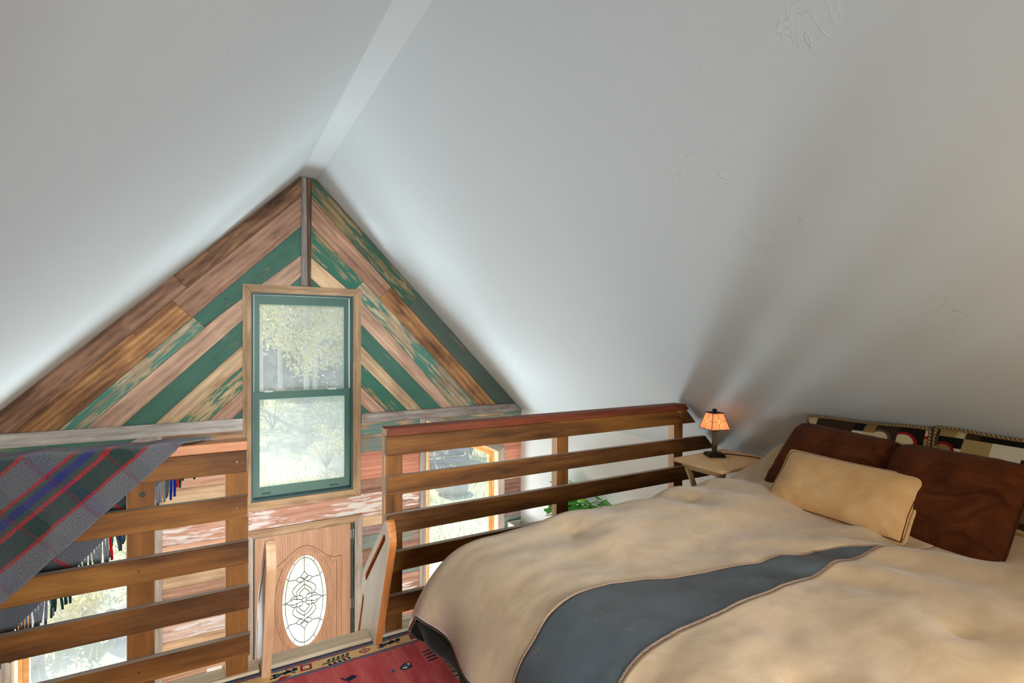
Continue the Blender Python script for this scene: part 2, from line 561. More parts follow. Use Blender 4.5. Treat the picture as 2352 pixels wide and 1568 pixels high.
M['soil'] = plain('soil', '#3a2c24', 0.95, var=0.4, nscale=30, bump=0.6)
M['screw'] = plain('screw', '#6c5a3a', 0.4, metal=0.7, var=0.2)


def plaster(name, c):
    t = NT(name)
    co = t.n('TexCoord').outputs['Object']
    big = t.noise(co, 0.9, 3)
    col = t.mix(big, tuple(x * 0.97 for x in c) + (1,), tuple(min(x * 1.02, 1) for x in c) + (1,))
    # trowel ridges: short curved streaks here and there
    wv = t.noise(t.n('VectorMath', {0: co, 1: t.n('TexNoise', {'Vector': co, 'Scale': 2.2, 'Detail': 2}).outputs['Color']}, operation='ADD').outputs[0], 5.5, 2, 0.5, 1.6)
    ridge = t.ramp(t.math('ABSOLUTE', t.math('SUBTRACT', wv, 0.5)), [(0.0, G1), (0.012, G0)])
    spot = t.ramp(t.noise(co, 2.4, 3, 0.6), [(0.56, G0), (0.66, G1)])
    h = t.math('ADD', t.math('MULTIPLY', t.math('MULTIPLY', ridge, spot), 0.8), t.math('MULTIPLY', t.noise(co, 7, 4), 0.55))
    t.pbsdf(col, 0.85, t.bump(h, 0.30, 0.012), **{'Specular IOR Level': 0.15})
    return t.m


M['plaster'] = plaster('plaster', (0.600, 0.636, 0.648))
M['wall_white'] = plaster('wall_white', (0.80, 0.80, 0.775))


def glass_mat(name, haze=0.10, gloss=0.06, tint=(0.97, 1.0, 0.99, 1), rough_tex=0.0):
    t = NT(name)
    tr = t.n('BsdfTransparent', {'Color': tint})
    gl = t.n('BsdfGlossy', {'Color': (1, 1, 1, 1), 'Roughness': 0.35})
    tl = t.n('BsdfTranslucent', {'Color': (0.95, 0.97, 0.97, 1)})
    co = t.n('TexCoord').outputs['Object']
    f = t.math('MULTIPLY', t.math('ADD', 0.6, t.math('MULTIPLY', t.noise(co, 5 if not rough_tex else rough_tex, 4), 0.8)), haze)
    m1 = t.n('MixShader', {0: f, 1: tr.outputs[0], 2: tl.outputs[0]})
    m2 = t.n('MixShader', {0: gloss, 1: m1.outputs[0], 2: gl.outputs[0]})
    t.t.links.new(m2.outputs[0], t.out.inputs[0])
    return t.m


M['glass'] = glass_mat('glass', 0.07, 0.004)
M['glass_low'] = glass_mat('glass_low', 0.028, 0.004)
M['glass_leaded'] = glass_mat('glass_leaded', 0.04, 0.006, rough_tex=60)


def suede(name, c0, c1, scale=3.0, sheen=0.4, bump=0.15):
    t = NT(name)
    co = t.n('TexCoord').outputs['Object']
    warp = t.n('VectorMath', {0: co, 1: t.scale(t.n('TexNoise', {'Vector': co, 'Scale': 2.5, 'Detail': 2}).outputs['Color'], (0.35, 0.35, 0.35))}, operation='ADD').outputs[0]
    n1 = t.noise(t.scale(warp, (1, 1.6, 1)), scale, 6, 0.62, 0.8)
    n2 = t.noise(co, 420, 2)
    f = t.ramp(t.math('ADD', t.math('MULTIPLY', n1, 0.9), t.math('MULTIPLY', n2, 0.1)), [(0.33, G0), (0.66, G1)])
    col = t.mix(f, lin(c0), lin(c1))
    t.pbsdf(col, 0.95, t.bump(t.math('ADD', n2, t.math('MULTIPLY', n1, 0.35)), bump, 0.004),
            **{'Sheen Weight': sheen, 'Sheen Roughness': 0.4, 'Specular IOR Level': 0.1})
    return t.m


M['suede_tan'] = suede('suede_tan', '#bca07d', '#cdb28f', 6.5)
M['suede_brown'] = suede('suede_brown', '#3c1c0a', '#633318', 6.0, 0.06)
M['suede_camel'] = suede('suede_camel', '#cd9f68', '#dcb27e', 5.0, 0.3)
M['piping_camel'] = suede('piping_camel', '#c39a66', '#d2ac7a', 20.0, 0.2)
M['piping_brown'] = suede('piping_brown', '#3a1d0e', '#552c15', 20.0, 0.2)
M['lining_dark'] = suede('lining_dark', '#12150f', '#1d2219', 4.0, 0.1)
M['sheet_green'] = suede('sheet_green', '#55604e', '#6b7660', 4.0, 0.1)
M['stitch'] = plain('stitch', '#a58a76', 0.8, var=0.1)


def leather():
    t = NT('leather_slate')
    co = t.n('TexCoord').outputs['Object']
    n1 = t.noise(co, 4.0, 5, 0.6, 0.5)
    n2 = t.n('TexVoronoi', {'Vector': co, 'Scale': 190.0}, feature='DISTANCE_TO_EDGE').outputs['Distance']
    # pale creases
    rot = t.n('VectorRotate', {'Vector': co, 'Angle': 0.9}, rotation_type='Z_AXIS').outputs[0]
    cr = t.noise(t.scale(rot, (2.0, 9.0, 4.0)), 1.6, 3, 0.5, 1.2)
    line = t.ramp(t.math('ABSOLUTE', t.math('SUBTRACT', cr, 0.5)), [(0.0, G1), (0.0035, G0)])
    lm = t.math('MULTIPLY', line, t.ramp(t.noise(co, 5.5, 3), [(0.50, G0), (0.60, G1)]))
    col = t.mix(n1, lin('#3c4246'), lin('#5c656a'))
    col = t.mix(t.math('MULTIPLY', lm, 0.7), col, lin('#a08c62'))
    h = t.math('ADD', t.math('MULTIPLY', t.math('MINIMUM', n2, 0.05), 8.0), t.math('MULTIPLY', t.noise(co, 9, 4), 1.2))
    t.pbsdf(col, 0.40, t.bump(h, 0.28, 0.006), **{'Specular IOR Level': 0.5})
    return t.m


M['leather'] = leather()


def patchwork():
    """woven cushion cover: blocks of black, brown, tan and red with arcs, from the cushion's UV"""
    t = NT('patchwork_weave')
    uv = t.n('TexCoord').outputs['UV']
    rv = t.n('ObjectInfo').outputs['Random']
    uv = t.n('VectorMath', {0: uv, 1: t.n('CombineXYZ', {0: t.math('MULTIPLY', rv, 9.0), 1: t.math('MULTIPLY', rv, 5.0)}).outputs[0]}, operation='ADD').outputs[0]
    pal = [(0.0, lin('#17110d')), (0.24, lin('#6b5836')), (0.36, lin('#a98f5c')), (0.50, lin('#c9b489')),
           (0.62, lin('#3b2a1c')), (0.74, lin('#8f6d3c')), (0.84, lin('#9c1f22')), (0.91, lin('#d8cdb4'))]

    def cells(k, seed):
        s = t.scale(uv, (k, k, 0))
        fl = t.n('VectorMath', {0: s}, operation='FLOOR').outputs[0]
        fl = t.n('VectorMath', {0: fl, 1: (seed, seed * 2.1, 0)}, operation='ADD').outputs[0]
        fr = t.n('VectorMath', {0: s}, operation='FRACTION').outputs[0]
        w = t.n('TexWhiteNoise', {'Vector': fl}, noise_dimensions='3D')
        return fr, w.outputs['Value']
    fr1, w1 = cells(8.0, 3.0)
    fr2, w2 = cells(4.0, 11.0)
    c_small = t.ramp(w1, pal, 'CONSTANT')
    c_big = t.ramp(w2, pal, 'CONSTANT')
    usebig = t.math('GREATER_THAN', t.math('FRACT', t.math('MULTIPLY', w2, 13.7)), 0.45)
    col = t.mix(usebig, c_small, c_big)
    # arcs in some of the larger blocks
    d = t.n('VectorMath', {0: t.n('VectorMath', {0: fr2, 1: (0.25, 0.2, 0)}, operation='SUBTRACT').outputs[0]}, operation='LENGTH').outputs['Value']
    ring = t.math('MULTIPLY', t.math('GREATER_THAN', d, 0.42), t.math('LESS_THAN', d, 0.55))
    inside = t.math('LESS_THAN', d, 0.42)
    on = t.math('GREATER_THAN', t.math('FRACT', t.math('MULTIPLY', w2, 29.3)), 0.5)
    rc = t.ramp(t.math('FRACT', t.math('MULTIPLY', w2, 51.1)), [(0.0, lin('#8f1a1e')), (0.4, lin('#c2a878')), (0.7, lin('#5c4930'))], 'CONSTANT')
    ic = t.ramp(t.math('FRACT', t.math('MULTIPLY', w2, 71.9)), [(0.0, lin('#cdbb90')), (0.4, lin('#171210')), (0.7, lin('#a08252'))], 'CONSTANT')
    col = t.mix(t.math('MULTIPLY', ring, on), col, rc)
    col = t.mix(t.math('MULTIPLY', inside, on), col, ic)
    weave = t.n('TexWave', {'Vector': uv, 'Scale': 60.0, 'Distortion': 3.0, 'Detail': 2.0}, bands_direction='Y').outputs[1]
    col = t.mix(t.math('MULTIPLY', weave, 0.25), col, t.mix(1.0, col, (0.5, 0.48, 0.45, 1), 'MULTIPLY'))
    t.pbsdf(col, 0.9, t.bump(weave, 0.3, 0.003), **{'Specular IOR Level': 0.15})
    return t.m


M['patchwork'] = patchwork()


def cordmat():
    t = NT('twisted_cord')
    co = t.n('TexCoord').outputs['Object']
    w = t.n('TexWave', {'Vector': co, 'Scale': 42.0, 'Distortion': 1.0}, bands_direction='DIAGONAL').outputs[1]
    t.pbsdf(t.ramp(w, [(0.3, lin('#4a3418')), (0.6, lin('#a8895a'))]), 0.85)
    return t.m


M['cord_twist'] = cordmat()

STRIPES = [(0.000, '#77767a'), (0.083, '#b3131c'), (0.096, '#1f3a32'), (0.164, '#b5121b'), (0.179, '#3a4a42'),
           (0.197, '#10217a'), (0.224, '#3d4d46'), (0.240, '#b3131c'), (0.252, '#6b6c70'), (0.342, '#b3131c'),
           (0.355, '#1e3d3c'), (0.430, '#b3131c'), (0.442, '#3a4a42'), (0.470, '#13257c'), (0.500, '#3a4a42'),
           (0.520, '#b3131c'), (0.532, '#74747a'), (0.70, '#b3131c'), (0.713, '#1f3a32'), (0.80, '#70727a')]


def stripe_col(tt):
    c = STRIPES[0][1]
    for p, h in STRIPES:
        if tt >= p:
            c = h
    return c


def plaid():
    t = NT('plaid_wool')
    uv = t.n('TexCoord').outputs['UV']
    fuzz = t.n('TexNoise', {'Vector': uv, 'Scale': 190.0, 'Detail': 3}).outputs['Color']
    wob = t.n('VectorMath', {0: uv, 1: t.scale(fuzz, (0.012, 0.012, 0))}, operation='ADD').outputs[0]
    sp = t.n('SeparateXYZ', {0: wob})
    col = t.ramp(sp.outputs[0], [(p, lin(h)) for p, h in STRIPES], 'CONSTANT')
    v = sp.outputs[1]
    # cross-wise blocks: blue and green tints, thin faded red lines
    vb = t.math('FRACT', t.math('MULTIPLY', v, 2.9))
    tint = t.ramp(vb, [(0.0, lin('#6a6f6a')), (0.34, lin('#3f4d8a')), (0.50, lin('#7c7c7c')), (0.80, lin('#38564c'))], 'CONSTANT')
    col = t.mix(0.16, col, tint)
    rl = t.math('FRACT', t.math('ADD', t.math('MULTIPLY', v, 5.8), 0.1))
    rmask = t.math('MULTIPLY', t.math('LESS_THAN', rl, 0.085), t.math('GREATER_THAN', t.noise(uv, 150, 2), 0.47))
    col = t.mix(t.math('MULTIPLY', rmask, 0.38), col, lin('#8c2028'))
    n = t.noise(uv, 330, 3, 0.7)
    col = t.mix(t.ramp(n, [(0.40, G1), (0.62, G0)]), col, t.mix(1.0, col, (0.22, 0.23, 0.23, 1), 'MULTIPLY'))
    col = t.mix(t.ramp(t.noise(uv, 410, 3, 0.7), [(0.62, G0), (0.74, (0.5, 0.5, 0.5, 1))]), col, lin('#b8bab4'))
    t.pbsdf(col, 1.0, t.bump(n, 0.8, 0.006), **{'Sheen Weight': 0.35, 'Sheen Roughness': 0.5, 'Specular IOR Level': 0.05})
    return t.m


M['plaid'] = plaid()


def wool(name, h):
    return plain(name, h, 1.0, var=0.5, nscale=120, spec=0.05, bump=0.5, bscale=300)


WOOL = {}


def rugmat():
    """handwoven rug: the bands follow the rug's own width (object Y measured from its far edge)"""
    t = NT('woven_rug')
    co = t.n('TexCoord').outputs['Object']
    sp = t.n('SeparateXYZ', {0: co})
    jag = t.math('MULTIPLY', t.math('SUBTRACT', t.noise(t.scale(co, (1, 1, 1)), 60, 2), 0.5), 0.012)
    y = t.math('ADD', t.math('MULTIPLY', sp.outputs[1], -1.0), jag)
    blue, red, yel = lin('#466a90'), lin('#cc3a42'), lin('#f0c47c')
    mixbr = t.mix(t.math('GREATER_THAN', t.noise(t.scale(co, (30, 55, 1)), 1.0, 2), 0.5), lin('#4f6c86'), lin('#a2444a'))
    base = t.ramp(t.math('MULTIPLY', y, 4.0), [(0.0, lin('#22364a')), (0.072, G0), (0.148, yel), (0.40, G0), (0.488, red)], 'CONSTANT')
    band = t.math('ADD', t.math('MULTIPLY', t.math('GREATER_THAN', y, 0.018), t.math('LESS_THAN', y, 0.037)),
                  t.math('MULTIPLY', t.math('GREATER_THAN', y, 0.100), t.math('LESS_THAN', y, 0.122)))
    col = t.mix(band, base, mixbr)
    # abrash: uneven dye in the red field
    ab = t.noise(t.scale(co, (9, 1.5, 1)), 1.6, 4, 0.65)
    field = t.math('GREATER_THAN', y, 0.122)
    col = t.mix(t.math('MULTIPLY', field, t.ramp(ab, [(0.4, G0), (0.65, G1)])), col, lin('#e66a62'))
    n = t.noise(co, 260, 3)
    col = t.mix(t.math('MULTIPLY', n, 0.5), col, t.mix(1.0, col, (0.4, 0.38, 0.38, 1), 'MULTIPLY'))
    t.pbsdf(col, 1.0, t.bump(n, 0.6, 0.004), **{'Sheen Weight': 0.2, 'Specular IOR Level': 0.05})
    return t.m


M['rug'] = rugmat()
for k, h in (('rug_navy', '#22313f'), ('rug_blue', '#46627e'), ('rug_red', '#a23438'), ('rug_cream', '#d5c79a'), ('rug_fringe', '#d8d4c8')):
    M[k] = wool(k, h)


def shade_glass():
    t = NT('amber_glass')
    co = t.n('TexCoord').outputs['Object']
    n = t.noise(co, 22, 3)
    col = t.mix(n, lin('#e0a070'), lin('#f4cdaa'))
    tl = t.n('BsdfTranslucent', {'Color': col})
    gl = t.n('BsdfGlossy', {'Color': (1, 1, 1, 1), 'Roughness': 0.2})
    m = t.n('MixShader', {0: 0.06, 1: tl.outputs[0], 2: gl.outputs[0]})
    em = t.n('Emission', {'Color': col, 'Strength': 0.22})
    a = t.n('AddShader', {0: m.outputs[0], 1: em.outputs[0]})
    t.t.links.new(a.outputs[0], t.out.inputs[0])
    return t.m


M['amber'] = shade_glass()
tb = NT('bulb_glow')
tb.t.links.new(tb.n('Emission', {'Color': (1.0, 0.72, 0.42, 1), 'Strength': 14.0}).outputs[0], tb.out.inputs[0])
M['bulb'] = tb.m


def leafmat(name, c0, c1, trans=0.4):
    t = NT(name)
    rv = t.n('ObjectInfo').outputs['Random']
    geo = t.n('NewGeometry').outputs['Random Per Island']
    f = t.math('FRACT', t.math('ADD', rv, geo))
    col = t.mix(f, lin(c0), lin(c1))
    d = t.n('BsdfDiffuse', {'Color': col})
    l = t.n('BsdfTranslucent', {'Color': col})
    m = t.n('MixShader', {0: trans, 1: d.outputs[0], 2: l.outputs[0]})
    t.t.links.new(m.outputs[0], t.out.inputs[0])
    return t.m


M['leaf_green'] = leafmat('leaf_green', '#3f8a3a', '#8cc46a')
M['leaf_yellow'] = leafmat('leaf_yellow', '#d8c860', '#f4ecb4', 0.55)
M['leaf_lime'] = leafmat('leaf_lime', '#bccb80', '#eaecc0', 0.55)
M['needle'] = leafmat('needle', '#a9bfb6', '#cfdcd4', 0.6)
M['grass_dry'] = leafmat('grass_dry', '#b0ae78', '#e0dcae', 0.4)
M['twig'] = plain('twig', '#9d9690', 0.8, var=0.2)
M['bark'] = plain('bark', '#c4bfb6', 0.9, var=0.3, bump=0.5)
M['stone'] = plain('stone', '#c4c0b8', 0.9, var=0.25, bump=0.5, bscale=20)
tg = NT('meadow')
cg = tg.n('TexCoord').outputs['Object']
tg.pbsdf(tg.mix(tg.noise(cg, 0.5, 6, 0.65), lin('#bcbb8c'), lin('#e6e2c4')), 1.0, **{'Specular IOR Level': 0.0})
M['meadow'] = tg.m

# ------------------------------------------------------------------ room shell
GY = 5.6                                 # front face of the gable boards
RX, RZ, RS = 0.90, 1.60, 1.03            # right slope: z = RZ - RS * (x - RX)
LX, LS = 0.735, 0.99                     # left slope
WR, WL, BACK = 3.31, -1.72, -2.7
EAR = RZ - RS * (WR - RX)
EAL = RZ - LS * (LX - WL)
roof_n = [(WL, EAL), (LX, RZ), (RX, RZ), (WR, EAR)]
ce = MB()
for y in (BACK, GY + 0.15):
    ce.v += [(x, y, z) for x, z in roof_n] + [(x, y, z + 0.12) for x, z in roof_n]
ce.f = [(0, 8, 9, 1), (1, 9, 10, 2), (2, 10, 11, 3), (4, 5, 13, 12), (5, 6, 14, 13), (6, 7, 15, 14),
        (0, 1, 5, 4), (1, 2, 6, 5), (2, 3, 7, 6), (8, 12, 13, 9), (9, 13, 14, 10), (10, 14, 15, 11), (0, 4, 12, 8), (3, 11, 15, 7)]
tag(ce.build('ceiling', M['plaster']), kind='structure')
tag(MB().box(WR, WR + 0.12, BACK, GY + 0.15, GROUND, EAR + 0.02).build('wall_right', M['wall_white']), kind='structure')
tag(MB().box(WL - 0.12, WL, BACK, GY + 0.15, GROUND, EAL + 0.02).build('wall_left', M['wall_white']), kind='structure')
bw = MB()
prof = [(WL, GROUND), (WR, GROUND), (WR, EAR), (RX, RZ), (LX, RZ), (WL, EAL)]
bw.hexa([(x, BACK - 0.1, z) for x, z in prof], [(x, BACK, z) for x, z in prof])
tag(bw.build('wall_back', M['wall_white']), kind='structure')
fl = thing('floor', None, None, (0.8, 2.0, GROUND), kind='structure')
for i in range(14):
    x0 = WL + i * (WR - WL) / 14
    beam('floor_plank', x0 + 0.001, x0 + (WR - WL) / 14 - 0.001, BACK, GY, GROUND - 0.02, GROUND, 'y', M['floor_boards'], fl, bevel=0)
# loft floor, its edge at the railing
tag(MB().box(WL, WR, BACK, 2.72, LOFT - 0.18, LOFT).build('floor_loft', M['floor_boards']), kind='structure')

# gable wall with its openings
WIN = (0.304, 1.258, -1.585, 0.43)
DOOR = (0.32, 1.262, GROUND, -1.935)


def side_win(mx):
    """trapezoid lower window; mx mirrors it about the door's axis"""
    pts = [(2.066, -3.05), (2.99, -3.05), (2.99, -1.37), (2.066, -0.925)]
    if mx:
        pts = [(1.58 - x, z) for x, z in pts][::-1]
    return pts


outer = [(WL, GROUND), (WR, GROUND), (WR, EAR), (RX, RZ), (LX, RZ), (WL, EAL)]
front = plate('wall_front', outer, [rect(*WIN), rect(DOOR[0], DOOR[1], GROUND + 0.02, DOOR[3]), side_win(False), side_win(True)],
              0.13, M['brown_dark'], None, XZ(GY + 0.095))
tag(front, kind='structure')


def plank(poly, d, mat, proud=None):
    return board('plank', poly, d, GY + (rnd.uniform(-0.002, 0.003) if proud is None else proud), 0.026, M[mat], front)


BIG = [(-6, -6), (8, -6), (8, 6), (-6, 6)]


def below(poly, p, q):      # keep what lies under the line p-q (p left of q)
    a, b = -(q[1] - p[1]), (q[0] - p[0])
    return clip_poly(poly, a, b, a * p[0] + b * p[1])


def above(poly, p, q):
    a, b = -(q[1] - p[1]), (q[0] - p[0])
    return clip_poly(poly, -a, -b, -(a * p[0] + b * p[1]))


CX = 0.797
# left slope boards: lower edge lines as pairs of points
LL = [((-1.72, EAL), (LX, RZ)), ((-1.427, -0.764), (0.745, 1.400)), ((-1.115, -0.762), (0.745, 1.103)),
      ((-0.942, -0.770), (0.232, 0.396)), ((-0.696, -0.767), (0.218, 0.150)), ((-0.461, -0.771), (0.218, -0.087)),
      ((-0.281, -0.769), (0.218, -0.292)), ((-0.045, -0.768), (0.218, -0.513)), ((0.145, -0.773), (0.210, -0.709))]
L3 = ((-0.085, 0.097), (0.740, 0.813))
LT = ((-0.2, -0.342), (0.737, 0.598))


def lboard(top, bot, mat, xmax, sel=None, s=0.0):
    p = below(BIG, *top)
    if bot:
        p = above(p, *bot)
    p = clip_poly(p, 0, -1, 0.80)
    p = clip_poly(p, 1, 0, xmax)
    if sel == '>':
        p = clip_poly(p, -1, -1, -s)
    elif sel == '<':
        p = clip_poly(p, 1, 1, s)
    plank(p, (1, 0.99), mat)


lboard(LL[0], LL[1], 'brown_dark', CX, '>', 0.230)
lboard(LL[0], LL[1], 'brown', CX, '<', 0.230)
lboard(LL[1], LL[2], 'pink_brown', CX, '>', -0.003)
lboard(LL[1], LL[2], 'orange_brown', CX, '<', -0.003)
lboard(LL[2], L3, 'green_solid', CX, '>', 0.012)
lboard(LL[2], LL[3], 'green_peel', 0.28, '<', 0.012)
p = below(above(BIG, *LT), *L3)
p = clip_poly(clip_poly(clip_poly(p, 1, 0, CX), -1, 0, -0.262), 0, -1, -0.44)
plank(p, (1, 0.93), 'tan_pink')
p = clip_poly(clip_poly(clip_poly(below(BIG, *LT), 1, 0, CX), -1, 0, -0.30), 0, -1, -0.44)
plank(p, (1, 0.99), 'green_solid')
p = above(below(BIG, *L3), *LL[4])
p = below(p, (LL[3][0][0], LL[3][0][1]), LL[3][1])
p = clip_poly(clip_poly(p, 0, -1, 0.80), 1, 0, 0.26)
plank(p, (1, 0.99), 'tan_pink')
for i, mt in ((4, 'green_solid'), (5, 'tan_saw'), (6, 'green_worn'), (7, 'pink_saw')):
    lboard(LL[i], LL[i + 1], mt, 0.28)
lboard(LL[8], None, 'green_solid', 0.28)
# right slope
RL = [((RX - 0.024, RZ), (WR, EAR)), ((0.851, 1.402), (2.968, -0.809)), ((0.848, 1.125), (2.714, -0.798)),
      ((1.350, 0.380), (2.405, -0.795)), ((1.350, 0.135), (2.256, -0.802)), ((1.351, -0.093), (2.019, -0.800)),
      ((1.351, -0.284), (1.850, -0.799)), ((1.351, -0.530), (1.609, -0.793)), ((1.351, -0.712), (1.433, -0.790))]
R3 = ((0.843, 0.812), (1.35, 0.38))
RT = ((0.84, 0.604), (1.35, 0.11))


def rboard(top, bot, mat, xmin, sel=None, s=0.0, zmin=-0.83):
    p = below(BIG, *top)
    if bot:
        p = above(p, *bot)
    p = clip_poly(p, 0, -1, -zmin)
    p = clip_poly(p, -1, 0, -xmin)
    if sel == '<':
        p = clip_poly(p, 1, -1, s)
    elif sel == '>':
        p = clip_poly(p, -1, 1, -s)
    plank(p, (1, -1.03), mat)


rboard(RL[0], RL[1], 'olive_worn', CX, '<', 1.520)
rboard(RL[0], RL[1], 'green_grey', CX, '>', 1.520)
rboard(RL[1], RL[2], 'pink_brown', CX, '<', 1.118)
rboard(RL[1], RL[2], 'orange_brown', CX, '>', 1.118)
rboard(RL[2], R3, 'green_worn', CX, '<', 0.776)
rboard(RL[2], RL[3], 'green_peel', 1.29, '>', 0.776)
rboard(R3, RT, 'peach_tan', CX, '<', 1.0, 0.44)
rboard(RT, None, 'green_solid', CX, '<', 0.75, 0.44)
for i, mt in ((3, 'tan_pink'), (4, 'green_solid'), (5, 'tan_saw'), (6, 'green_worn'), (7, 'pink_saw')):
    rboard(RL[i], RL[i + 1], mt, 1.30)
rboard(RL[8], None, 'green_solid', 1.30)


# level boards of the lower wall, region by region
def rows(x0, x1, zs, mats):
    for i, mt in enumerate(mats):
        plank(rect(x0, x1, zs[i + 1], zs[i]), (1, 0), mt)


zsL = [-0.80, -1.00, -1.19, -1.377, -1.53, -1.68, -1.881, -1.944, -2.105, -2.266, -2.42, -2.606, -2.741, -2.90, -3.10, -3.25, -3.45, -3.70, GROUND]
rows(-0.47, 0.28, zsL, ['brown_green', 'peach', 'peach', 'peach_tan', 'peach', 'white_peel', 'peach', 'peach_tan', 'peach_tan', 'pink_saw',
                        'peach', 'white_wash', 'peach_tan', 'peach', 'teal_grey', 'peach', 'red_brown', 'peach'])
rows(WL, -0.47, [-0.80, -0.975, -1.0], ['green_solid', 'peach'])
rows(WL, -1.43, [-1.0, -1.25, -1.5, -1.75, -2.0, -2.3, -2.6, -2.85, -3.1, -3.4, -3.7, GROUND],
     ['peach', 'white_peel', 'peach_tan', 'peach', 'red_brown', 'peach', 'peach_tan', 'white_wash', 'peach', 'pink_saw', 'peach'])
rows(-1.43, -0.47, [-3.05, -3.3, -3.6, GROUND], ['peach', 'white_wash', 'peach_tan'])
rows(0.28, 1.605, [-1.60, -1.90, -1.935], ['white_peel', 'peach'])
zsR = [-0.80, -1.03, -1.218, -1.37, -1.505, -1.66]
rows(1.28, 2.05, zsR, ['teal_peel', 'teal_grey', 'red_board', 'red_board', 'red_brown'])
rows(1.605, 2.05, [-1.66, -1.893], ['white_fleck'])
rows(1.28, 2.05, [-1.90, -2.01, -2.108, -2.25, -2.43, -2.60, -2.80, -3.05, -3.3, -3.6, GROUND],
     ['peach_tan', 'purple_brown', 'teal_grey', 'red_brown', 'teal_grey', 'white_fleck', 'red_board', 'teal_grey', 'peach', 'red_brown'])
rows(3.0, WR, [-0.80, -0.97, -1.15, -1.362, -1.507, -1.731, -1.90, -2.176, -2.31, -2.5, -2.8, -3.1, -3.4, -3.7, GROUND],
     ['teal_peel', 'teal_grey', 'red_board', 'red_board', 'white_fleck', 'red_brown', 'purple_brown', 'teal_grey', 'purple_brown', 'peach', 'red_brown', 'teal_grey', 'peach', 'red_brown'])
rows(2.05, 3.0, [-0.80, -0.935], ['teal_peel'])
p = clip_poly(rect(2.05, 3.0, -1.45, -0.935), 0, -1, 1.5)
p = above(p, (2.05, -0.917), (3.0, -1.375))
plank(p, (1, 0), 'teal_grey')
rows(2.05, 3.0, [-3.05, -3.3, -3.6, GROUND], ['red_brown', 'teal_grey', 'peach'])

# weathered trim boards
t1 = board('trim_1', rect(WL, 0.232, -0.886, -0.770), (1, 0), GY - 0.026, 0.024, M['grey_pale'])
tag(t1, kind='structure')
t2 = board('trim_2', [(1.343, -0.905), (WR - 0.004, -0.905), (3.19, -0.797), (1.343, -0.797)], (1, 0), GY - 0.026, 0.024, M['grey_wood'])
tag(t2, kind='structure')
t3 = board('trim_3', [(0.747, 0.512), (0.812, 0.512), (0.797, 1.594), (0.752, 1.594)], (0, 1), GY - 0.027, 0.025, M['grey_wood'])
tag(t3, kind='structure')
board('trim_board', [(0.812, 0.512), (0.842, 0.512), (0.850, 1.590), (0.797, 1.590)], (0, 1), GY - 0.024, 0.022, M['dark_old'], t3)


# ------------------------------------------------------------------ windows
def casing_set(root, pts, w, mats, mx=False):
    """mitred casing boards round an opening given as a polygon (counter-clockwise); w: widths per side"""
    n = len(pts)
    lines = []
    for i in range(n):
        p, q = Vector(pts[i]), Vector(pts[(i + 1) % n])
        d = (q - p).normalized()
        nrm = Vector((d.y, -d.x))
        lines.append((p + nrm * w[i], d))
    op = []
    for i in range(n):
        (p, d), (q, e) = lines[i - 1], lines[i]
        den = d.x * e.y - d.y * e.x
        s = ((q.x - p.x) * e.y - (q.y - p.y) * e.x) / den
        op.append(p + d * s)
    for i in range(n):
        j = (i + 1) % n
        poly = [tuple(pts[i]), tuple(pts[j]), tuple(op[j]), tuple(op[i])]
        d = Vector(pts[j]) - Vector(pts[i])
        if d.x < 0 or (abs(d.x) < 1e-6 and d.y < 0):
            d = -d
        board('casing_board', poly, (d.x, d.y), GY - 0.022, 0.022, M[mats[i]], root, gap=0.0006)


w1 = thing('window_1', None, None, (0.781, GY, -1.585), kind='structure')
casing_set(w1, rect(*WIN), [0.082, 0.082, 0.078, 0.074], ['casing', 'casing', 'casing', 'casing'])
x0, x1, z0, z1 = WIN


def ring(name, x0, x1, z0, z1, l, r, b, t, y0, y1, mat, parent, bevel=0.002):
    return plate(name, rect(x0, x1, z0, z1), [rect(x0 + l, x1 - r, z0 + b, z1 - t)], y1 - y0, mat, parent, XZ((y0 + y1) / 2), bevel=bevel)


ring('window_frame', x0 - 0.004, x1 + 0.004, z0 - 0.004, z1 + 0.004, 0.020, 0.020, 0.022, 0.018, GY - 0.012, GY + 0.13, M['frame_dark'], w1)
ring('jamb_liner', x0 + 0.016, x1 - 0.016, z0 + 0.018, z1 - 0.014, 0.012, 0.012, 0.004, 0.004, GY + 0.055, GY + 0.125, M['liner_white'], w1, 0.001)
up = ring('upper_sash', x0 + 0.028, x1 - 0.024, -0.612, z1 - 0.018, 0.045, 0.045, 0.07, 0.085, GY + 0.083, GY + 0.117, M['frame_green'], w1, 0.003)
lo = ring('lower_sash', x0 + 0.028, x1 - 0.024, z0 + 0.030, -0.536, 0.044, 0.046, 0.085, 0.068, GY + 0.044, GY + 0.078, M['frame_green'], w1, 0.003)
MB().box(x0 + 0.06, x1 - 0.06, GY + 0.098, GY + 0.102, -0.56, 0.345).build('pane', M['glass'], up)
MB().box(x0 + 0.06, x1 - 0.06, GY + 0.059, GY + 0.063, -1.50, -0.59).build('pane', M['glass'], lo)
MB().box(x0 + 0.0, x1 - 0.0, GY + 0.0, GY + 0.09, z0 - 0.002, z0 + 0.022).build('window_sill', M['sill_blue'], w1, bevel=0.003)
for xx in (0.46, 1.06):
    MB().box(xx - 0.04, xx + 0.04, GY + 0.030, GY + 0.060, -0.538, -0.524).build('sash_lock', M['liner_white'], lo, bevel=0.003)
for xx in (0.44, 1.08):
    MB().box(xx - 0.04, xx + 0.04, GY + 0.036, GY + 0.046, -1.535, -1.522).build('sash_lift', M['frame_dark'], lo, bevel=0.002)


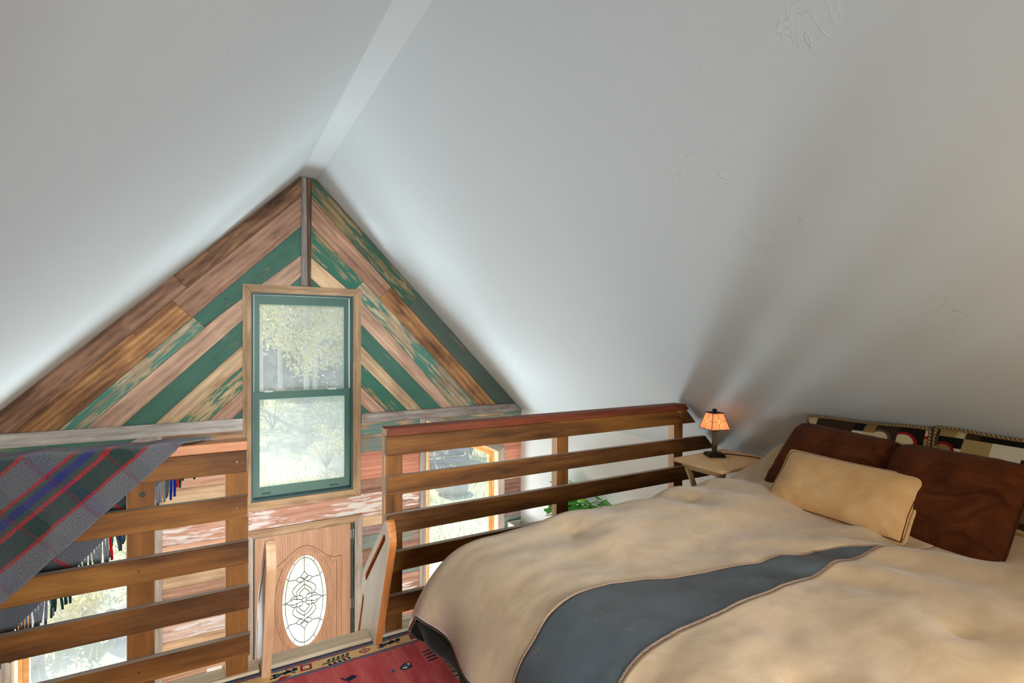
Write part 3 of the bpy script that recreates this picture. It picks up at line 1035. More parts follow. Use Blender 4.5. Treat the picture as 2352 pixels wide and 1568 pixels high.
def lower_window(name, mx):
    pts = side_win(mx)
    root = thing(name, None, None, ((pts[0][0] + pts[1][0]) / 2, GY, -3.05), kind='structure')
    mats = ['casing_grey', 'casing_grey', 'casing_grey', 'casing_grey']
    casing_set(root, pts, [0.08, 0.078, 0.085, 0.078] if not mx else [0.08, 0.078, 0.085, 0.078], mats)
    # wood frame in steps: pale lining, honey stop, sash
    for nm, ins, wd, y0, y1, mt in (('window_lining', 0.0, 0.016, GY - 0.016, GY + 0.15, 'fir_pale'),
                                    ('window_stop', 0.012, 0.026, GY + 0.075, GY + 0.15, 'fir'),
                                    ('sash', 0.034, 0.045, GY + 0.095, GY + 0.135, 'fir')):
        a, b = inset(pts, ins + 0.0005), inset(pts, ins + wd)
        plate(nm, a, [b], y1 - y0, M[mt], root, XZ((y0 + y1) / 2), bevel=0.0015)
    g = inset(pts, 0.06)
    plate('pane', g, [], 0.006, M['glass_low'], root, XZ(GY + 0.115))
    return root


lower_window('window_2', False)
lower_window('window_3', True)

# ------------------------------------------------------------------ front door
dr = thing('door_1', None, None, (0.791, GY, GROUND), kind='structure')
dx0, dx1, dzt = DOOR[0], DOOR[1], DOOR[3]
board('casing_board', [(dx0 - 0.08, dzt + 0.075), (dx0, dzt), (dx1 + 0.015, dzt), (dx1 + 0.095, dzt + 0.075)], (1, 0), GY - 0.022, 0.022, M['casing'], dr, gap=0.0006)
board('casing_board', [(dx1 + 0.015, GROUND), (dx1 + 0.095, GROUND), (dx1 + 0.095, dzt + 0.075), (dx1 + 0.015, dzt)], (0, 1), GY - 0.022, 0.022, M['casing_grey'], dr, gap=0.0006)
board('casing_board', [(dx0 - 0.08, GROUND), (dx0, GROUND), (dx0, dzt), (dx0 - 0.08, dzt + 0.075)], (0, 1), GY - 0.022, 0.022, M['casing_grey'], dr, gap=0.0006)
plate('door_jamb', rect(dx0 - 0.002, dx1 + 0.002, GROUND + 0.021, dzt + 0.002), [rect(dx0 + 0.012, dx1 - 0.016, GROUND + 0.03, dzt - 0.008)], 0.13, M['frame_dark'], dr, XZ(GY + 0.06))
OC, OA, OB = (0.788, -2.655), 0.218, 0.474
RM = Matrix(((0, -1, 0, 0), (0, 0, -1, 0), (1, 0, 0, 0), (0, 0, 0, 1)))       # local x up the door (grain)


def up_plate(name, outer, holes, thick, mat, parent, y, bevel=0.0, smooth=False):
    f = lambda L: [(p[1] - OC[1], -(p[0] - OC[0])) for p in L]
    mw = Matrix.Translation((OC[0], y, OC[1])) @ RM
    return plate(name, f(outer), [f(h) for h in holes], thick, mat, parent, mw, bevel, smooth)


sx0, sx1, szt = dx0 + 0.014, dx1 - 0.018, dzt - 0.010
up_plate('door_slab', rect(sx0, sx1, GROUND + 0.02, szt), [ellipse(*OC, OA + 0.012, OB + 0.012)], 0.044, M['oak_door'], dr, GY + 0.045)


def arch_panel(d):
    """outline of the raised panel round the oval: straight sides, swan-neck top"""
    xl, xr = 0.435 + d, 1.141 - d
    pts = [(xl, -3.30 + d), (xr, -3.30 + d)]
    n = 26
    for i in range(n + 1):
        s = 1 - i / n
        x = xl + (xr - xl) * s
        u = abs(2 * s - 1)
        z = -2.275 + 0.170 * (0.5 + 0.5 * math.cos(math.pi * min(u / 0.86, 1.0))) - d
        pts.append((x, z))
    return pts


for d, w, yy in ((0.0, 0.016, 0.018), (0.022, 0.012, 0.019)):
    up_plate('panel_moulding', arch_panel(d), [arch_panel(d + w)], 0.024, M['oak_door'], dr, GY + yy, bevel=0.006)
for a, w, yy, mt in ((0.050, 0.016, 0.018, 'oak_door'), (0.030, 0.034, 0.014, 'oak_door')):
    up_plate('oval_moulding', ellipse(*OC, OA + a, OB + a), [ellipse(*OC, OA + a - w, OB + a - w)], 0.034, M[mt], dr, GY + yy, bevel=0.009, smooth=False)
pn = up_plate('oval_glass', ellipse(*OC, OA + 0.01, OB + 0.01), [], 0.008, M['glass_leaded'], dr, GY + 0.040)
cm = MB()
cy = GY + 0.033


def came(pts, r=0.0040):
    cm.tube([(OC[0] + x, cy, OC[1] + z) for x, z in pts], r, 4, cap=False)


def smoothp(ctrl, n=8):
    """Catmull-Rom through control points"""
    out = []
    c = [ctrl[0]] + list(ctrl) + [ctrl[-1]]
    for i in range(1, len(c) - 2):
        p0, p1, p2, p3 = (Vector(c[i + k]) for k in (-1, 0, 1, 2))
        for k in range(n):
            s = k / n
            out.append(tuple(0.5 * ((2 * p1) + (p2 - p0) * s + (2 * p0 - 5 * p1 + 4 * p2 - p3) * s * s + (3 * p1 - p0 - 3 * p2 + p3) * s ** 3)))
    out.append(tuple(ctrl[-1]))
    return out


ia, ib = OA - 0.040, OB - 0.045
came([(ia * math.cos(a), ib * math.sin(a)) for a in np.linspace(0, 2 * math.pi, 49)])
for a in (90, 60, 33, 0, -33, -60, -90, 120, 147, 180, 213, 240):
    a = math.radians(a)
    came([(ia * math.cos(a), ib * math.sin(a)), (OA * math.cos(a), OB * math.sin(a))])
for sz in (1, -1):
    came([(0, sz * ib), (0, sz * 0.295)])
    # finial drop
    for sx in (1, -1):
        came(smoothp([(0, sz * 0.295), (sx * 0.012, sz * 0.272), (sx * 0.034, sz * 0.245), (sx * 0.024, sz * 0.222), (0, sz * 0.208)]))
        came(smoothp([(0, sz * 0.208), (sx * 0.020, sz * 0.232), (sx * 0.055, sz * 0.236), (sx * 0.072, sz * 0.215), (sx * 0.052, sz * 0.192), (sx * 0.016, sz * 0.192), (0, sz * 0.208)]))
        came([(sx * 0.071, sz * 0.217), (sx * ia * 0.86, sz * 0.222)])
        # lyre
        came(smoothp([(sx * 0.022, sz * 0.186), (sx * 0.062, sz * 0.168), (sx * 0.108, sz * 0.120), (sx * 0.104, sz * 0.080), (sx * 0.074, sz * 0.046)]))
        came(smoothp([(0, sz * 0.160), (sx * 0.040, sz * 0.128), (sx * 0.074, sz * 0.090), (sx * 0.066, sz * 0.052)]))
        came(smoothp([(0, sz * 0.120), (sx * 0.030, sz * 0.094), (sx * 0.048, sz * 0.070), (sx * 0.036, sz * 0.044)]))
    came([(0, sz * 0.192), (0, sz * 0.120)])
for sx in (1, -1):
    for sz in (1, -1):
        came(smoothp([(sx * ia, 0), (sx * 0.135, sz * 0.022), (sx * 0.110, sz * 0.050), (sx * 0.070, sz * 0.052)]))
        came(smoothp([(sx * 0.128, sz * 0.014), (sx * 0.100, sz * 0.030), (sx * 0.062, sz * 0.016)]))
        came(smoothp([(sx * 0.012, sz * 0.018), (sx * 0.030, sz * 0.052), (sx * 0.066, sz * 0.054), (sx * 0.070, sz * 0.026), (sx * 0.020, sz * 0.008)]))
came([(0.021 * math.cos(a), 0.021 * math.sin(a)) for a in np.linspace(0, 2 * math.pi, 17)])
cm.build('caming', M['caming'], pn)
for hz in (-2.06, -2.79, -3.5):
    MB().box(dx1 - 0.022, dx1 + 0.010, GY + 0.004, GY + 0.030, hz - 0.05, hz + 0.05).build('hinge', M['metal_grey'], dr, bevel=0.002)
kb = MB().lathe([(0.026, 0), (0.026, 0.008), (0.012, 0.012), (0.012, 0.03), (0.026, 0.04), (0.028, 0.055), (0.015, 0.064)], (0, 0, 0), 16)
kb.build('door_knob', M['metal_dark'], dr, Matrix.Translation((0.392, GY + 0.023, -2.98)) @ Matrix.Rotation(math.radians(90), 4, 'X'), smooth=True)
MB().lathe([(0.026, 0), (0.026, 0.012), (0.014, 0.016)], (0, 0, 0), 16).build(
    'deadbolt', M['metal_dark'], dr, Matrix.Translation((0.392, GY + 0.023, -2.86)) @ Matrix.Rotation(math.radians(90), 4, 'X'), smooth=True)

sw = thing('light_switch', 'white double light switch plate on the pale boards left of the front door', 'light switch', (-0.004, GY, -3.14))
MB().box(-0.066, 0.058, GY - 0.010, GY - 0.001, -3.205, -3.070).build('switch_plate', M['switch_white'], sw, bevel=0.003)
for xx in (-0.036, 0.028):
    MB().box(xx - 0.017, xx + 0.017, GY - 0.015, GY - 0.008, -3.170, -3.105).build('rocker', M['switch_white'], sw, bevel=0.002)

# ------------------------------------------------------------------ loft edge boards
tag(beam('trim_4', WL, 0.178, 2.64, 2.735, LOFT, -1.516, 'x', M['pine_raw']), kind='structure')
tag(beam('trim_5', 0.223, 0.688, 2.64, 2.735, LOFT, -1.513, 'x', M['pine_raw']), kind='structure')
tag(beam('trim_6', 0.730, 3.29, 2.64, 2.735, LOFT, -1.516, 'x', M['pine_raw']), kind='structure')

# ------------------------------------------------------------------ railings
SF, SB, PB = 2.612, 2.648, 2.703           # slat front, slat back, post back
SLATS = [(-0.503, -0.600), (-0.705, -0.801), (-0.900, -1.000), (-1.095, -1.195), (-1.318, -1.412)]


def screw_heads(root, slat, xs, z):
    for x in xs:
        MB().lathe([(0.0055, 0), (0.0045, 0.0015)], (0, 0, 0), 8).build('screw', M['screw'], slat, Matrix.Translation((x, SF, z)) @ Matrix.Rotation(math.radians(90), 4, 'X'))


rr = thing('loft_railing', 'long wooden loft railing beside the bed, red-brown cap, ends at the sloped ceiling', 'railing', (1.83, 2.67, -1.516))
pale_sides(beam('cap_rail', 0.752, 2.876, 2.594, 2.692, -0.500, -0.459, 'x', M['cap_red'], rr, 0.004, cut=(0.038, 0.0)), M['raw_post_lit'], [(0, -1, 0), (0, 0, 1), (0, 0, -1), (1, 0, 0), (0, 1, 0)])
for i, (zt, zb) in enumerate(SLATS):
    xe = RX + (RZ - zt) / RS - 0.036
    cutx = (zt - zb) / RS
    if i == 0:
        sl = beam('slat', 0.754, xe - 0.11, SF, SB, zb, zt, 'x', M['rail_slat'], rr, 0.003, cut=(cutx, 0.0))
        poly = [(xe - 0.108, zt), (xe, zt), (xe + cutx, zb), (xe - 0.108 + cutx, zb)]
        mk = MB().hexa([(a, SF, b) for a, b in poly], [(a, SB, b) for a, b in poly])
        mk.build('slat_end', M['rail_end'], rr, bevel=0.002)
    else:
        xe = min(xe, 3.26 - cutx)
        sl = beam('slat', 0.757, xe, SF, SB, zb, zt, 'x', M['rail_slat'], rr, 0.003, cut=(cutx, 0.0) if xe < 3.26 - cutx else None)
    pale_sides(sl, M['slat_daylit'], [(0, -1, 0), (0, 0, -1), (1, 0, 0)])
    screw_heads(rr, sl, (0.80, 1.86, 2.86), (zt + zb) / 2)
for x0, x1 in ((0.757, 0.850), (1.818, 1.907), (2.818, 2.906)):
    pale_sides(beam('post', x0, x1, SB, PB, -1.516, -0.501 if x1 < 2.9 else -0.53, 'z', M['rail_post'], rr, 0.002), M['raw_post_lit'], [(0, -1, 0)])

rl = thing('loft_railing', 'shorter wooden loft railing with a plaid blanket over it, pale cedar cap', 'railing', (-0.80, 2.67, -1.516))
beam('cap_rail', -1.45, 0.128, 2.594, 2.692, -0.500, -0.459, 'x', M['cap_cedar'], rl, 0.004)
for i, (zt, zb) in enumerate(SLATS):
    dz = (0.0, -0.002, -0.010, -0.018, -0.012)[i]
    sl = beam('slat', -1.69, 0.127 + 0.003 * i, SF, SB, zb + dz, zt + dz, 'x', M['rail_slat'], rl, 0.003)
    pale_sides(sl, M['slat_daylit'], [(0, -1, 0), (0, 0, -1)])
    screw_heads(rl, sl, (-0.27, 0.085), (zt + zb) / 2 + dz)
for x0, x1 in ((0.040, 0.131), (-0.316, -0.221), (-1.45, -1.36)):
    pale_sides(beam('post', x0, x1, SB, PB, -1.516, -0.501, 'z', M['rail_post'], rl, 0.002), M['raw_post_lit'], [(0, -1, 0)])
# dark knot hole in the middle post
MB().lathe([(0.011, 0), (0.010, 0.001)], (0, 0, 0), 10).build('knot_hole', M['black_rubber'], rl, Matrix.Translation((-0.262, SB - 0.0005, -0.655)) @ Matrix.Rotation(math.radians(90), 4, 'X'))

# ------------------------------------------------------------------ ladder
ld = thing('loft_ladder', 'pale wooden ladder with slotted plank sides rising through the railing gap', 'ladder', (0.46, 3.6, GROUND))


def rounded(pts, rads, n=5):
    out = []
    m = len(pts)
    for i in range(m):
        p, a, b = Vector(pts[i]), Vector(pts[i - 1]), Vector(pts[(i + 1) % m])
        r = rads[i]
        if r <= 0:
            out.append(tuple(p))
            continue
        u, v = (a - p).normalized(), (b - p).normalized()
        s, e = p + u * r, p + v * r
        for k in range(n + 1):
            t_ = k / n
            out.append(tuple(s * (1 - t_) ** 2 + p * 2 * t_ * (1 - t_) + e * t_ ** 2))
    return out


stile = rounded([(2.592, LOFT + 0.004), (2.338, -0.925), (2.392, -0.835), (2.822, -1.240), (3.94, GROUND), (3.60, GROUND), (2.745, -1.90), (2.745, LOFT + 0.004)],
                [0, 0.05, 0.04, 0.09, 0, 0, 0, 0])


def slot(a, b, w):
    a, b = Vector(a), Vector(b)
    d = (b - a).normalized()
    nn = Vector((-d.y, d.x)) * w / 2
    pts = []
    for k in range(7):
        an = math.pi * k / 6
        pts.append(tuple(a + nn * math.cos(an) - d * (w / 2) * math.sin(an)))
    for k in range(7):
        an = math.pi * k / 6
        pts.append(tuple(b - nn * math.cos(an) + d * (w / 2) * math.sin(an)))
    return pts


sl1 = slot((2.424, -0.936), (2.766, -1.258), 0.036)
sl2 = slot((2.822, -1.385), (3.02, -1.870), 0.034)
for xa, xb in ((0.690, 0.727), (0.182, 0.221)):
    # plate frame: local x along the plank (down the ladder), local y across it, so the grain runs with it
    ang = math.atan2(-(GROUND - (-1.240)), 3.94 - 2.822)
    ca, sa = math.cos(ang), math.sin(ang)
    T = lambda L: [((y - 2.8) * ca - (z + 1.5) * sa, (y - 2.8) * sa + (z + 1.5) * ca) for y, z in L]
    mw = Matrix(((0, 0, 1, (xa + xb) / 2), (ca, sa, 0, 2.8), (-sa, ca, 0, -1.5), (0, 0, 0, 1)))
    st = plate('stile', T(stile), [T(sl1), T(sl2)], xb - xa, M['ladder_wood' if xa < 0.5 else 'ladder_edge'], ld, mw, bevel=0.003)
    st.data.materials.append(M['ladder_daylit'])
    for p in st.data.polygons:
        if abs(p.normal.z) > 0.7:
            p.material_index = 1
for k in range(8):
    z = -1.83 - 0.27 * k
    yc = 2.90 + (-1.60 - z) * 0.41
    beam('tread', 0.222, 0.689, yc - 0.02, yc + 0.13, z - 0.03, z, 'x', M['ladder_wood'], ld, 0.002)

# ------------------------------------------------------------------ rug
RX0, RX1, RY0, RY1, RZt = -0.62, 0.945, 0.75, 2.640, LOFT + 0.006
rug = MB().box(RX0, RX1, RY0 - RY1, 0, 0, 0.0055).build('area_rug', M['rug'], None, Matrix.Translation((0, RY1, LOFT)))
tag(rug, 'red handwoven rug with a yellow border of woven figures at the loft edge', 'rug')
fm = MB()
for i in range(150):
    y = RY0 + 0.006 + (RY1 - RY0 - 0.012) * i / 149
    if i % 3 != 2:
        fm.tube([(RX1 - 0.004, y, RZt - 0.003), (RX1 + 0.018, y + rnd.uniform(-.004, .004), RZt - 0.002), (RX1 + 0.036, y + rnd.uniform(-.008, .008), LOFT + 0.002)], [0.0022, 0.002, 0.0015], 4)
tag(fm.build('rug_fringe', M['rug_fringe'], rug), kind='stuff')


def flat(name, polys, mat):
    m = MB()
    for pl in polys:
        n = len(pl)
        m.add([(x, y, RZt - 0.0006) for x, y in pl] + [(x, y, RZt + 0.0009) for x, y in pl],
              [tuple(range(n, 2 * n))] + [(i, (i + 1) % n, n + (i + 1) % n, n + i) for i in range(n)])
    return m.build(name, M[mat], rug)


def dia(cx, cy, a, b):
    return [(cx - a, cy), (cx, cy - b), (cx + a, cy), (cx, cy + b)]


def seg(p, q, w):
    p, q = Vector(p), Vector(q)
    d = (q - p).normalized()
    n = Vector((-d.y, d.x)) * w / 2
    return [tuple(p - n), tuple(q - n), tuple(q + n), tuple(p + n)]


YB = 2.579
# leafy sprig
sp = [seg((0.436, YB - 0.022), (0.562, YB - 0.010), 0.0045)]
for k in range(5):
    bx, by = 0.455 + 0.022 * k, YB - 0.020 + 0.0022 * k
    for s in (1, -1):
        c = (bx + 0.014, by + s * 0.017)
        a = 0.9 * s
        sp.append([(c[0] + 0.012 * math.cos(a + th) * (1.0) * math.cos(th * 0) - 0 if False else c[0] + 0.0115 * math.cos(th) * math.cos(a) - 0.0055 * math.sin(th) * math.sin(a),
                    c[1] + 0.0115 * math.cos(th) * math.sin(a) + 0.0055 * math.sin(th) * math.cos(a)) for th in np.linspace(0, 2 * math.pi, 9)[:-1]])
flat('motif', sp, 'rug_navy')
for cx in (0.637, 0.02):
    flat('motif', [dia(cx, YB - 0.006, 0.030, 0.021)], 'rug_red')
    flat('motif', [[(x, y) for x, y in dia(cx, YB - 0.006, 0.019, 0.013)]], 'rug_cream').location.z += 0.0006
    flat('motif', [dia(cx, YB - 0.006, 0.010, 0.007)], 'rug_red').location.z += 0.0012
# squares
for cx, mt, m2 in ((0.367, 'rug_red', 'rug_cream'), (0.890, 'rug_red', 'rug_blue'), (-0.16, 'rug_blue', 'rug_red')):
    flat('motif', [[(cx - 0.026, YB - 0.026), (cx + 0.024, YB - 0.028), (cx + 0.028, YB + 0.016), (cx - 0.022, YB + 0.018)]], mt)
    flat('motif', [[(cx - 0.014, YB - 0.016), (cx + 0.014, YB - 0.018), (cx + 0.016, YB + 0.006), (cx - 0.012, YB + 0.008)]], m2).location.z += 0.0006
# little woven people lying along the border
for cx in (0.70, 0.215):
    body = [seg((cx, YB - 0.020), (cx + 0.020, YB - 0.012), 0.006), seg((cx + 0.006, YB + 0.004), (cx + 0.024, YB - 0.002), 0.006),
            [(cx + 0.014, YB - 0.026), (cx + 0.062, YB - 0.002), (cx + 0.016, YB + 0.010)],
            seg((cx + 0.055, YB - 0.006), (cx + 0.088, YB + 0.002), 0.018),
            seg((cx + 0.076, YB + 0.000), (cx + 0.070, YB + 0.024), 0.0045), seg((cx + 0.080, YB), (cx + 0.104, YB - 0.022), 0.0045)]
    flat('motif', body, 'rug_navy')
    flat('motif', [[(cx + 0.105 + 0.013 * math.cos(a), YB + 0.004 + 0.012 * math.sin(a)) for a in np.linspace(0, 6.2832, 11)[:-1]]], 'rug_navy')
    flat('motif', [[(cx + 0.022, YB - 0.016), (cx + 0.050, YB - 0.002), (cx + 0.022, YB + 0.004)]], 'rug_blue').location.z += 0.0006
flat('motif', [[(0.235, YB - 0.060), (0.300, YB - 0.030), (0.255, YB - 0.028)]], 'rug_red').location.z += 0.0006
# shield, dot, comb and bird in the red field
flat('motif', [[(0.742, 2.352), (0.762, 2.330), (0.800, 2.338), (0.800, 2.378), (0.765, 2.376)]], 'rug_navy')
flat('motif', [[(0.752, 2.351), (0.766, 2.337), (0.778, 2.340), (0.778, 2.352)], [(0.783, 2.357), (0.795, 2.359), (0.795, 2.372), (0.783, 2.371)]], 'rug_cream').location.z += 0.0006
flat('motif', [[(0.754, 2.355), (0.778, 2.357), (0.778, 2.371), (0.767, 2.370)], [(0.783, 2.341), (0.795, 2.344), (0.795, 2.354), (0.783, 2.353)]], 'rug_blue').location.z += 0.0006
flat('motif', [dia(0.712, 2.348, 0.011, 0.012)], 'rug_blue')
flat('motif', [seg((0.880, 2.420 - 0.026 * k), (0.928, 2.424 - 0.026 * k), 0.008) for k in range(4)], 'rug_navy')
flat('motif', [[(0.500, 2.392), (0.530, 2.378), (0.560, 2.392), (0.540, 2.412)], seg((0.505, 2.395), (0.492, 2.415), 0.006), seg((0.52, 2.38), (0.515, 2.36), 0.005)], 'rug_navy')

# ------------------------------------------------------------------ bed
bed = thing('bed', 'dark walnut bed under a tan suede duvet below the sloped ceiling', 'bed', (1.8, 1.17, LOFT))
MB().box(0.92, 2.98, 0.52, 1.84, -1.12, -0.88).build('mattress', M['sheet_green'], bed, bevel=0.05, seg=3)
for y0, y1 in ((0.48, 0.54), (1.80, 1.86)):
    beam('side_rail', 0.90, 2.98, y0, y1, -1.32, -1.12, 'x', M['bed_walnut'], bed, 0.004)
beam('foot_board', 0.83, 0.87, 0.55, 1.79, -1.34, -1.06, 'y', M['bed_walnut'], bed, 0.006)
for y in (0.50, 0.77, 1.04, 1.31, 1.58, 1.82):
    beam('foot_slat' if 0.6 < y < 1.7 else 'bed_post', 0.82, 0.88, y - 0.035, y + 0.035, LOFT if not 0.6 < y < 1.7 else -1.34, -1.00, 'z', M['bed_walnut'], bed, 0.008)
for y in (0.53, 1.83):
    beam('bed_post', 2.92, 2.98, y - 0.035, y + 0.035, LOFT, -1.12, 'z', M['bed_walnut'], bed, 0.006)

XF, RF, YF, RFAR, YN = 0.97, 0.28, 1.82, 0.17, 0.50
ZT = -0.792
# seams of the leather stripe, in the duvet's own flat coordinates
UPPER = [(0.30, 1.25), (0.60, 1.25), (0.76, 1.243), (0.82, 1.258), (0.93, 1.275), (1.03, 1.289), (1.09, 1.286), (1.21, 1.258), (1.275, 1.224), (1.31, 1.212),
         (1.38, 1.192), (1.50, 1.168), (1.64, 1.140), (1.744, 1.141), (1.80, 1.118), (1.906, 1.116), (2.006, 1.083), (2.153, 1.011), (3.2, 0.70)]
LOWER = [(0.30, 0.90), (0.75, 0.938), (0.817, 0.950), (0.863, 0.961), (0.95, 0.974), (1.01, 0.984), (1.087, 0.988), (1.15, 0.988), (1.265, 0.990),
         (1.373, 0.998), (1.535, 1.006), (1.674, 1.010), (1.805, 1.012), (1.95, 1.020), (2.05, 1.020), (2.153, 1.011), (3.2, 0.70)]


def interp(tab, x):
    return np.interp(x, [p[0] for p in tab], [p[1] for p in tab])


def fbm(x, y, sx, sy, seed, octv=3):
    v = np.zeros_like(x)
    it = np.nditer([x, y, v], op_flags=[['readonly'], ['readonly'], ['writeonly']])
    for a, b, c in it:
        c[...] = mnoise.fractal(Vector((float(a) * sx + seed, float(b) * sy, seed * 0.37)), 1.0, 2.0, octv)
    return v


def smooth(e0, e1, x):
    t_ = np.clip((x - e0) / (e1 - e0), 0, 1)
    return t_ * t_ * (3 - 2 * t_)


def drape(e, r, flare):
    """offset outwards and drop after running e past an edge rounded with radius r"""
    th = np.clip(e / r, 0, math.pi / 2 - flare)
    off, drop = r * np.sin(th), r * (1 - np.cos(th))
    rest = np.maximum(e - r * (math.pi / 2 - flare), 0)
    return off + rest * math.sin(flare), drop + rest * math.cos(flare)


def duvet_surface(a, b):
    ef, en, ew = np.maximum(XF - a, 0), np.maximum(YN - b, 0), np.maximum(b - YF, 0)
    of, df = drape(ef, RF, 0.10)
    on_, dn = drape(en, 0.15, 0.1)
    ow, dw = drape(ew, RFAR, 0.12)
    drop = (df ** 1.35 + dw ** 1.35 + dn ** 1.35) ** (1 / 1.35)
    x = np.where(a < XF, XF - of, a)
    x = x - 0.040 * smooth(0.08, 0.28, df) * smooth(0.02, 0.16, dw)
    y = np.where(b > YF, YF + ow, np.where(b < YN, YN - on_, b))
    # vertical pleats in the hanging foot end
    hang = smooth(0.10, 0.30, df)
    x = x - hang * 0.020 * np.sin(b * 17.0 + 1.4 + 0.8 * np.sin(b * 6))
    y = y + smooth(0.05, 0.2, dw) * 0.014 * np.sin(a * 13.0)
    top = 1 - smooth(0.0, 0.16, drop)
    w = 0.013 * fbm(a, b, 2.0, 3.0, 3.1) + 0.004 * fbm(a, b, 5.5, 9.0, 8.2)
    # soft diagonal folds towards the pillows
    d = a * 0.80 + b * 0.60
    w = w + 0.014 * smooth(1.4, 2.0, a) * np.sin(d * 26 + 2.5 * np.sin(b * 5)) * (0.5 + 0.5 * np.sin(b * 7 + 1))
    # tufts
    for tx, ty in ((1.25, 1.70), (1.95, 1.72), (1.15, 0.70), (1.75, 0.62)):
        rr_ = np.hypot(a - tx, (b - ty))
        w = w - 0.016 * np.exp(-(rr_ / 0.035) ** 2) + 0.012 * np.exp(-((rr_ - 0.16) / 0.10) ** 2)
    z = ZT - drop + w * (0.35 + 0.65 * top)
    z = z + (0.030 * smooth(1.12, 1.40, a) + 0.018 * smooth(1.85, 2.2, a) + 0.10 * smooth(2.50, 3.05, a)) * smooth(1.30, 1.62, b) + 0.05 * smooth(2.3, 2.9, a)
    z = z + 0.016 * np.sin(np.clip((b - YN) / (YF - YN), 0, 1) * math.pi)
    # keep off the sloped ceiling
    z = np.minimum(z, RZ - RS * (x - RX) - 0.03)
    return np.stack([x, y, z], -1)


A0, A1, B0, B1 = 0.545, 3.02, 0.28, 2.085
na = 150
aa = np.linspace(A0, A1, na)
aa = np.concatenate([aa])


def strip(lo, hi, nb):
    s = np.linspace(0, 1, nb)[None, :]
    b = lo[:, None] * (1 - s) + hi[:, None] * s
    a = np.repeat(aa[:, None], nb, 1)
    return a, b


upc, loc_ = interp(UPPER, aa), interp(LOWER, aa)
hem_far = np.full(na, B1)
a1, b1 = strip(upc, hem_far, 56)
a2, b2 = strip(np.full(na, B0), loc_, 50)
P1, P2 = duvet_surface(a1, b1), duvet_surface(a2, b2)
duv = grid_obj('duvet', P1, M['suede_tan'], None, solid=0.016)
tag(duv, 'tan suede duvet with a curved slate leather stripe spread over the bed', 'duvet')
grid_obj('suede_panel', P2, M['suede_tan'], duv, solid=0.016)
sel = aa <= 2.168
a3 = np.repeat(aa[sel][:, None], 26, 1)
s3 = np.linspace(0, 1, 26)[None, :]
b3 = loc_[sel][:, None] * (1 - s3) + upc[sel][:, None] * s3
P3 = duvet_surface(a3, b3)
tag(grid_obj('leather_panel', P3, M['leather'], duv, solid=0.014), 'slate grey leather stripe')


def stitch_line(tab):
    xs = np.linspace(A0, 2.15, 560)
    ys = interp(tab, xs)
    ys = ys + 0.0032 * np.where(np.arange(len(xs)) % 2 == 0, 1, -1)
    q = duvet_surface(xs[:, None], ys[:, None])[:, 0]
    q[:, 2] += 0.0025
    return q.tolist()


for tab in (UPPER, LOWER):
    MB().tube(stitch_line(tab), 0.0014, 4, cap=False).build('stitching', M['stitch'], duv)
# piping and dark underside along the foot hem
hb = np.linspace(B0, B1, 90)
hem = duvet_surface(np.full((90, 1), A0), hb[:, None])[:, 0]
hem_in = hem.copy()
MB().tube((hem + np.array([0.004, 0, -0.006])).tolist(), 0.006, 6).build('piping', M['piping_brown'], duv, smooth=True)
q = np.linspace(0, 1, 9)
bul = smooth(2.16, 1.85, hb) if False else np.clip((2.165 - hb) / 0.30, 0, 1) ** 0.7
LP = np.zeros((90, 9, 3))
for j, s in enumerate(q):
    an = s * math.pi * 0.9
    LP[:, j, 0] = hem[:, 0] + 0.008 + 0.10 * s - 0.035 * bul * math.sin(an)
    LP[:, j, 1] = hem[:, 1] - 0.02 * s
    LP[:, j, 2] = hem[:, 2] - 0.008 - (0.125 * bul * math.sin(an * 0.62) + 0.004)
tag(grid_obj('lining', LP, M['lining_dark'], duv, solid=0.008), 'dark green underside of the duvet')


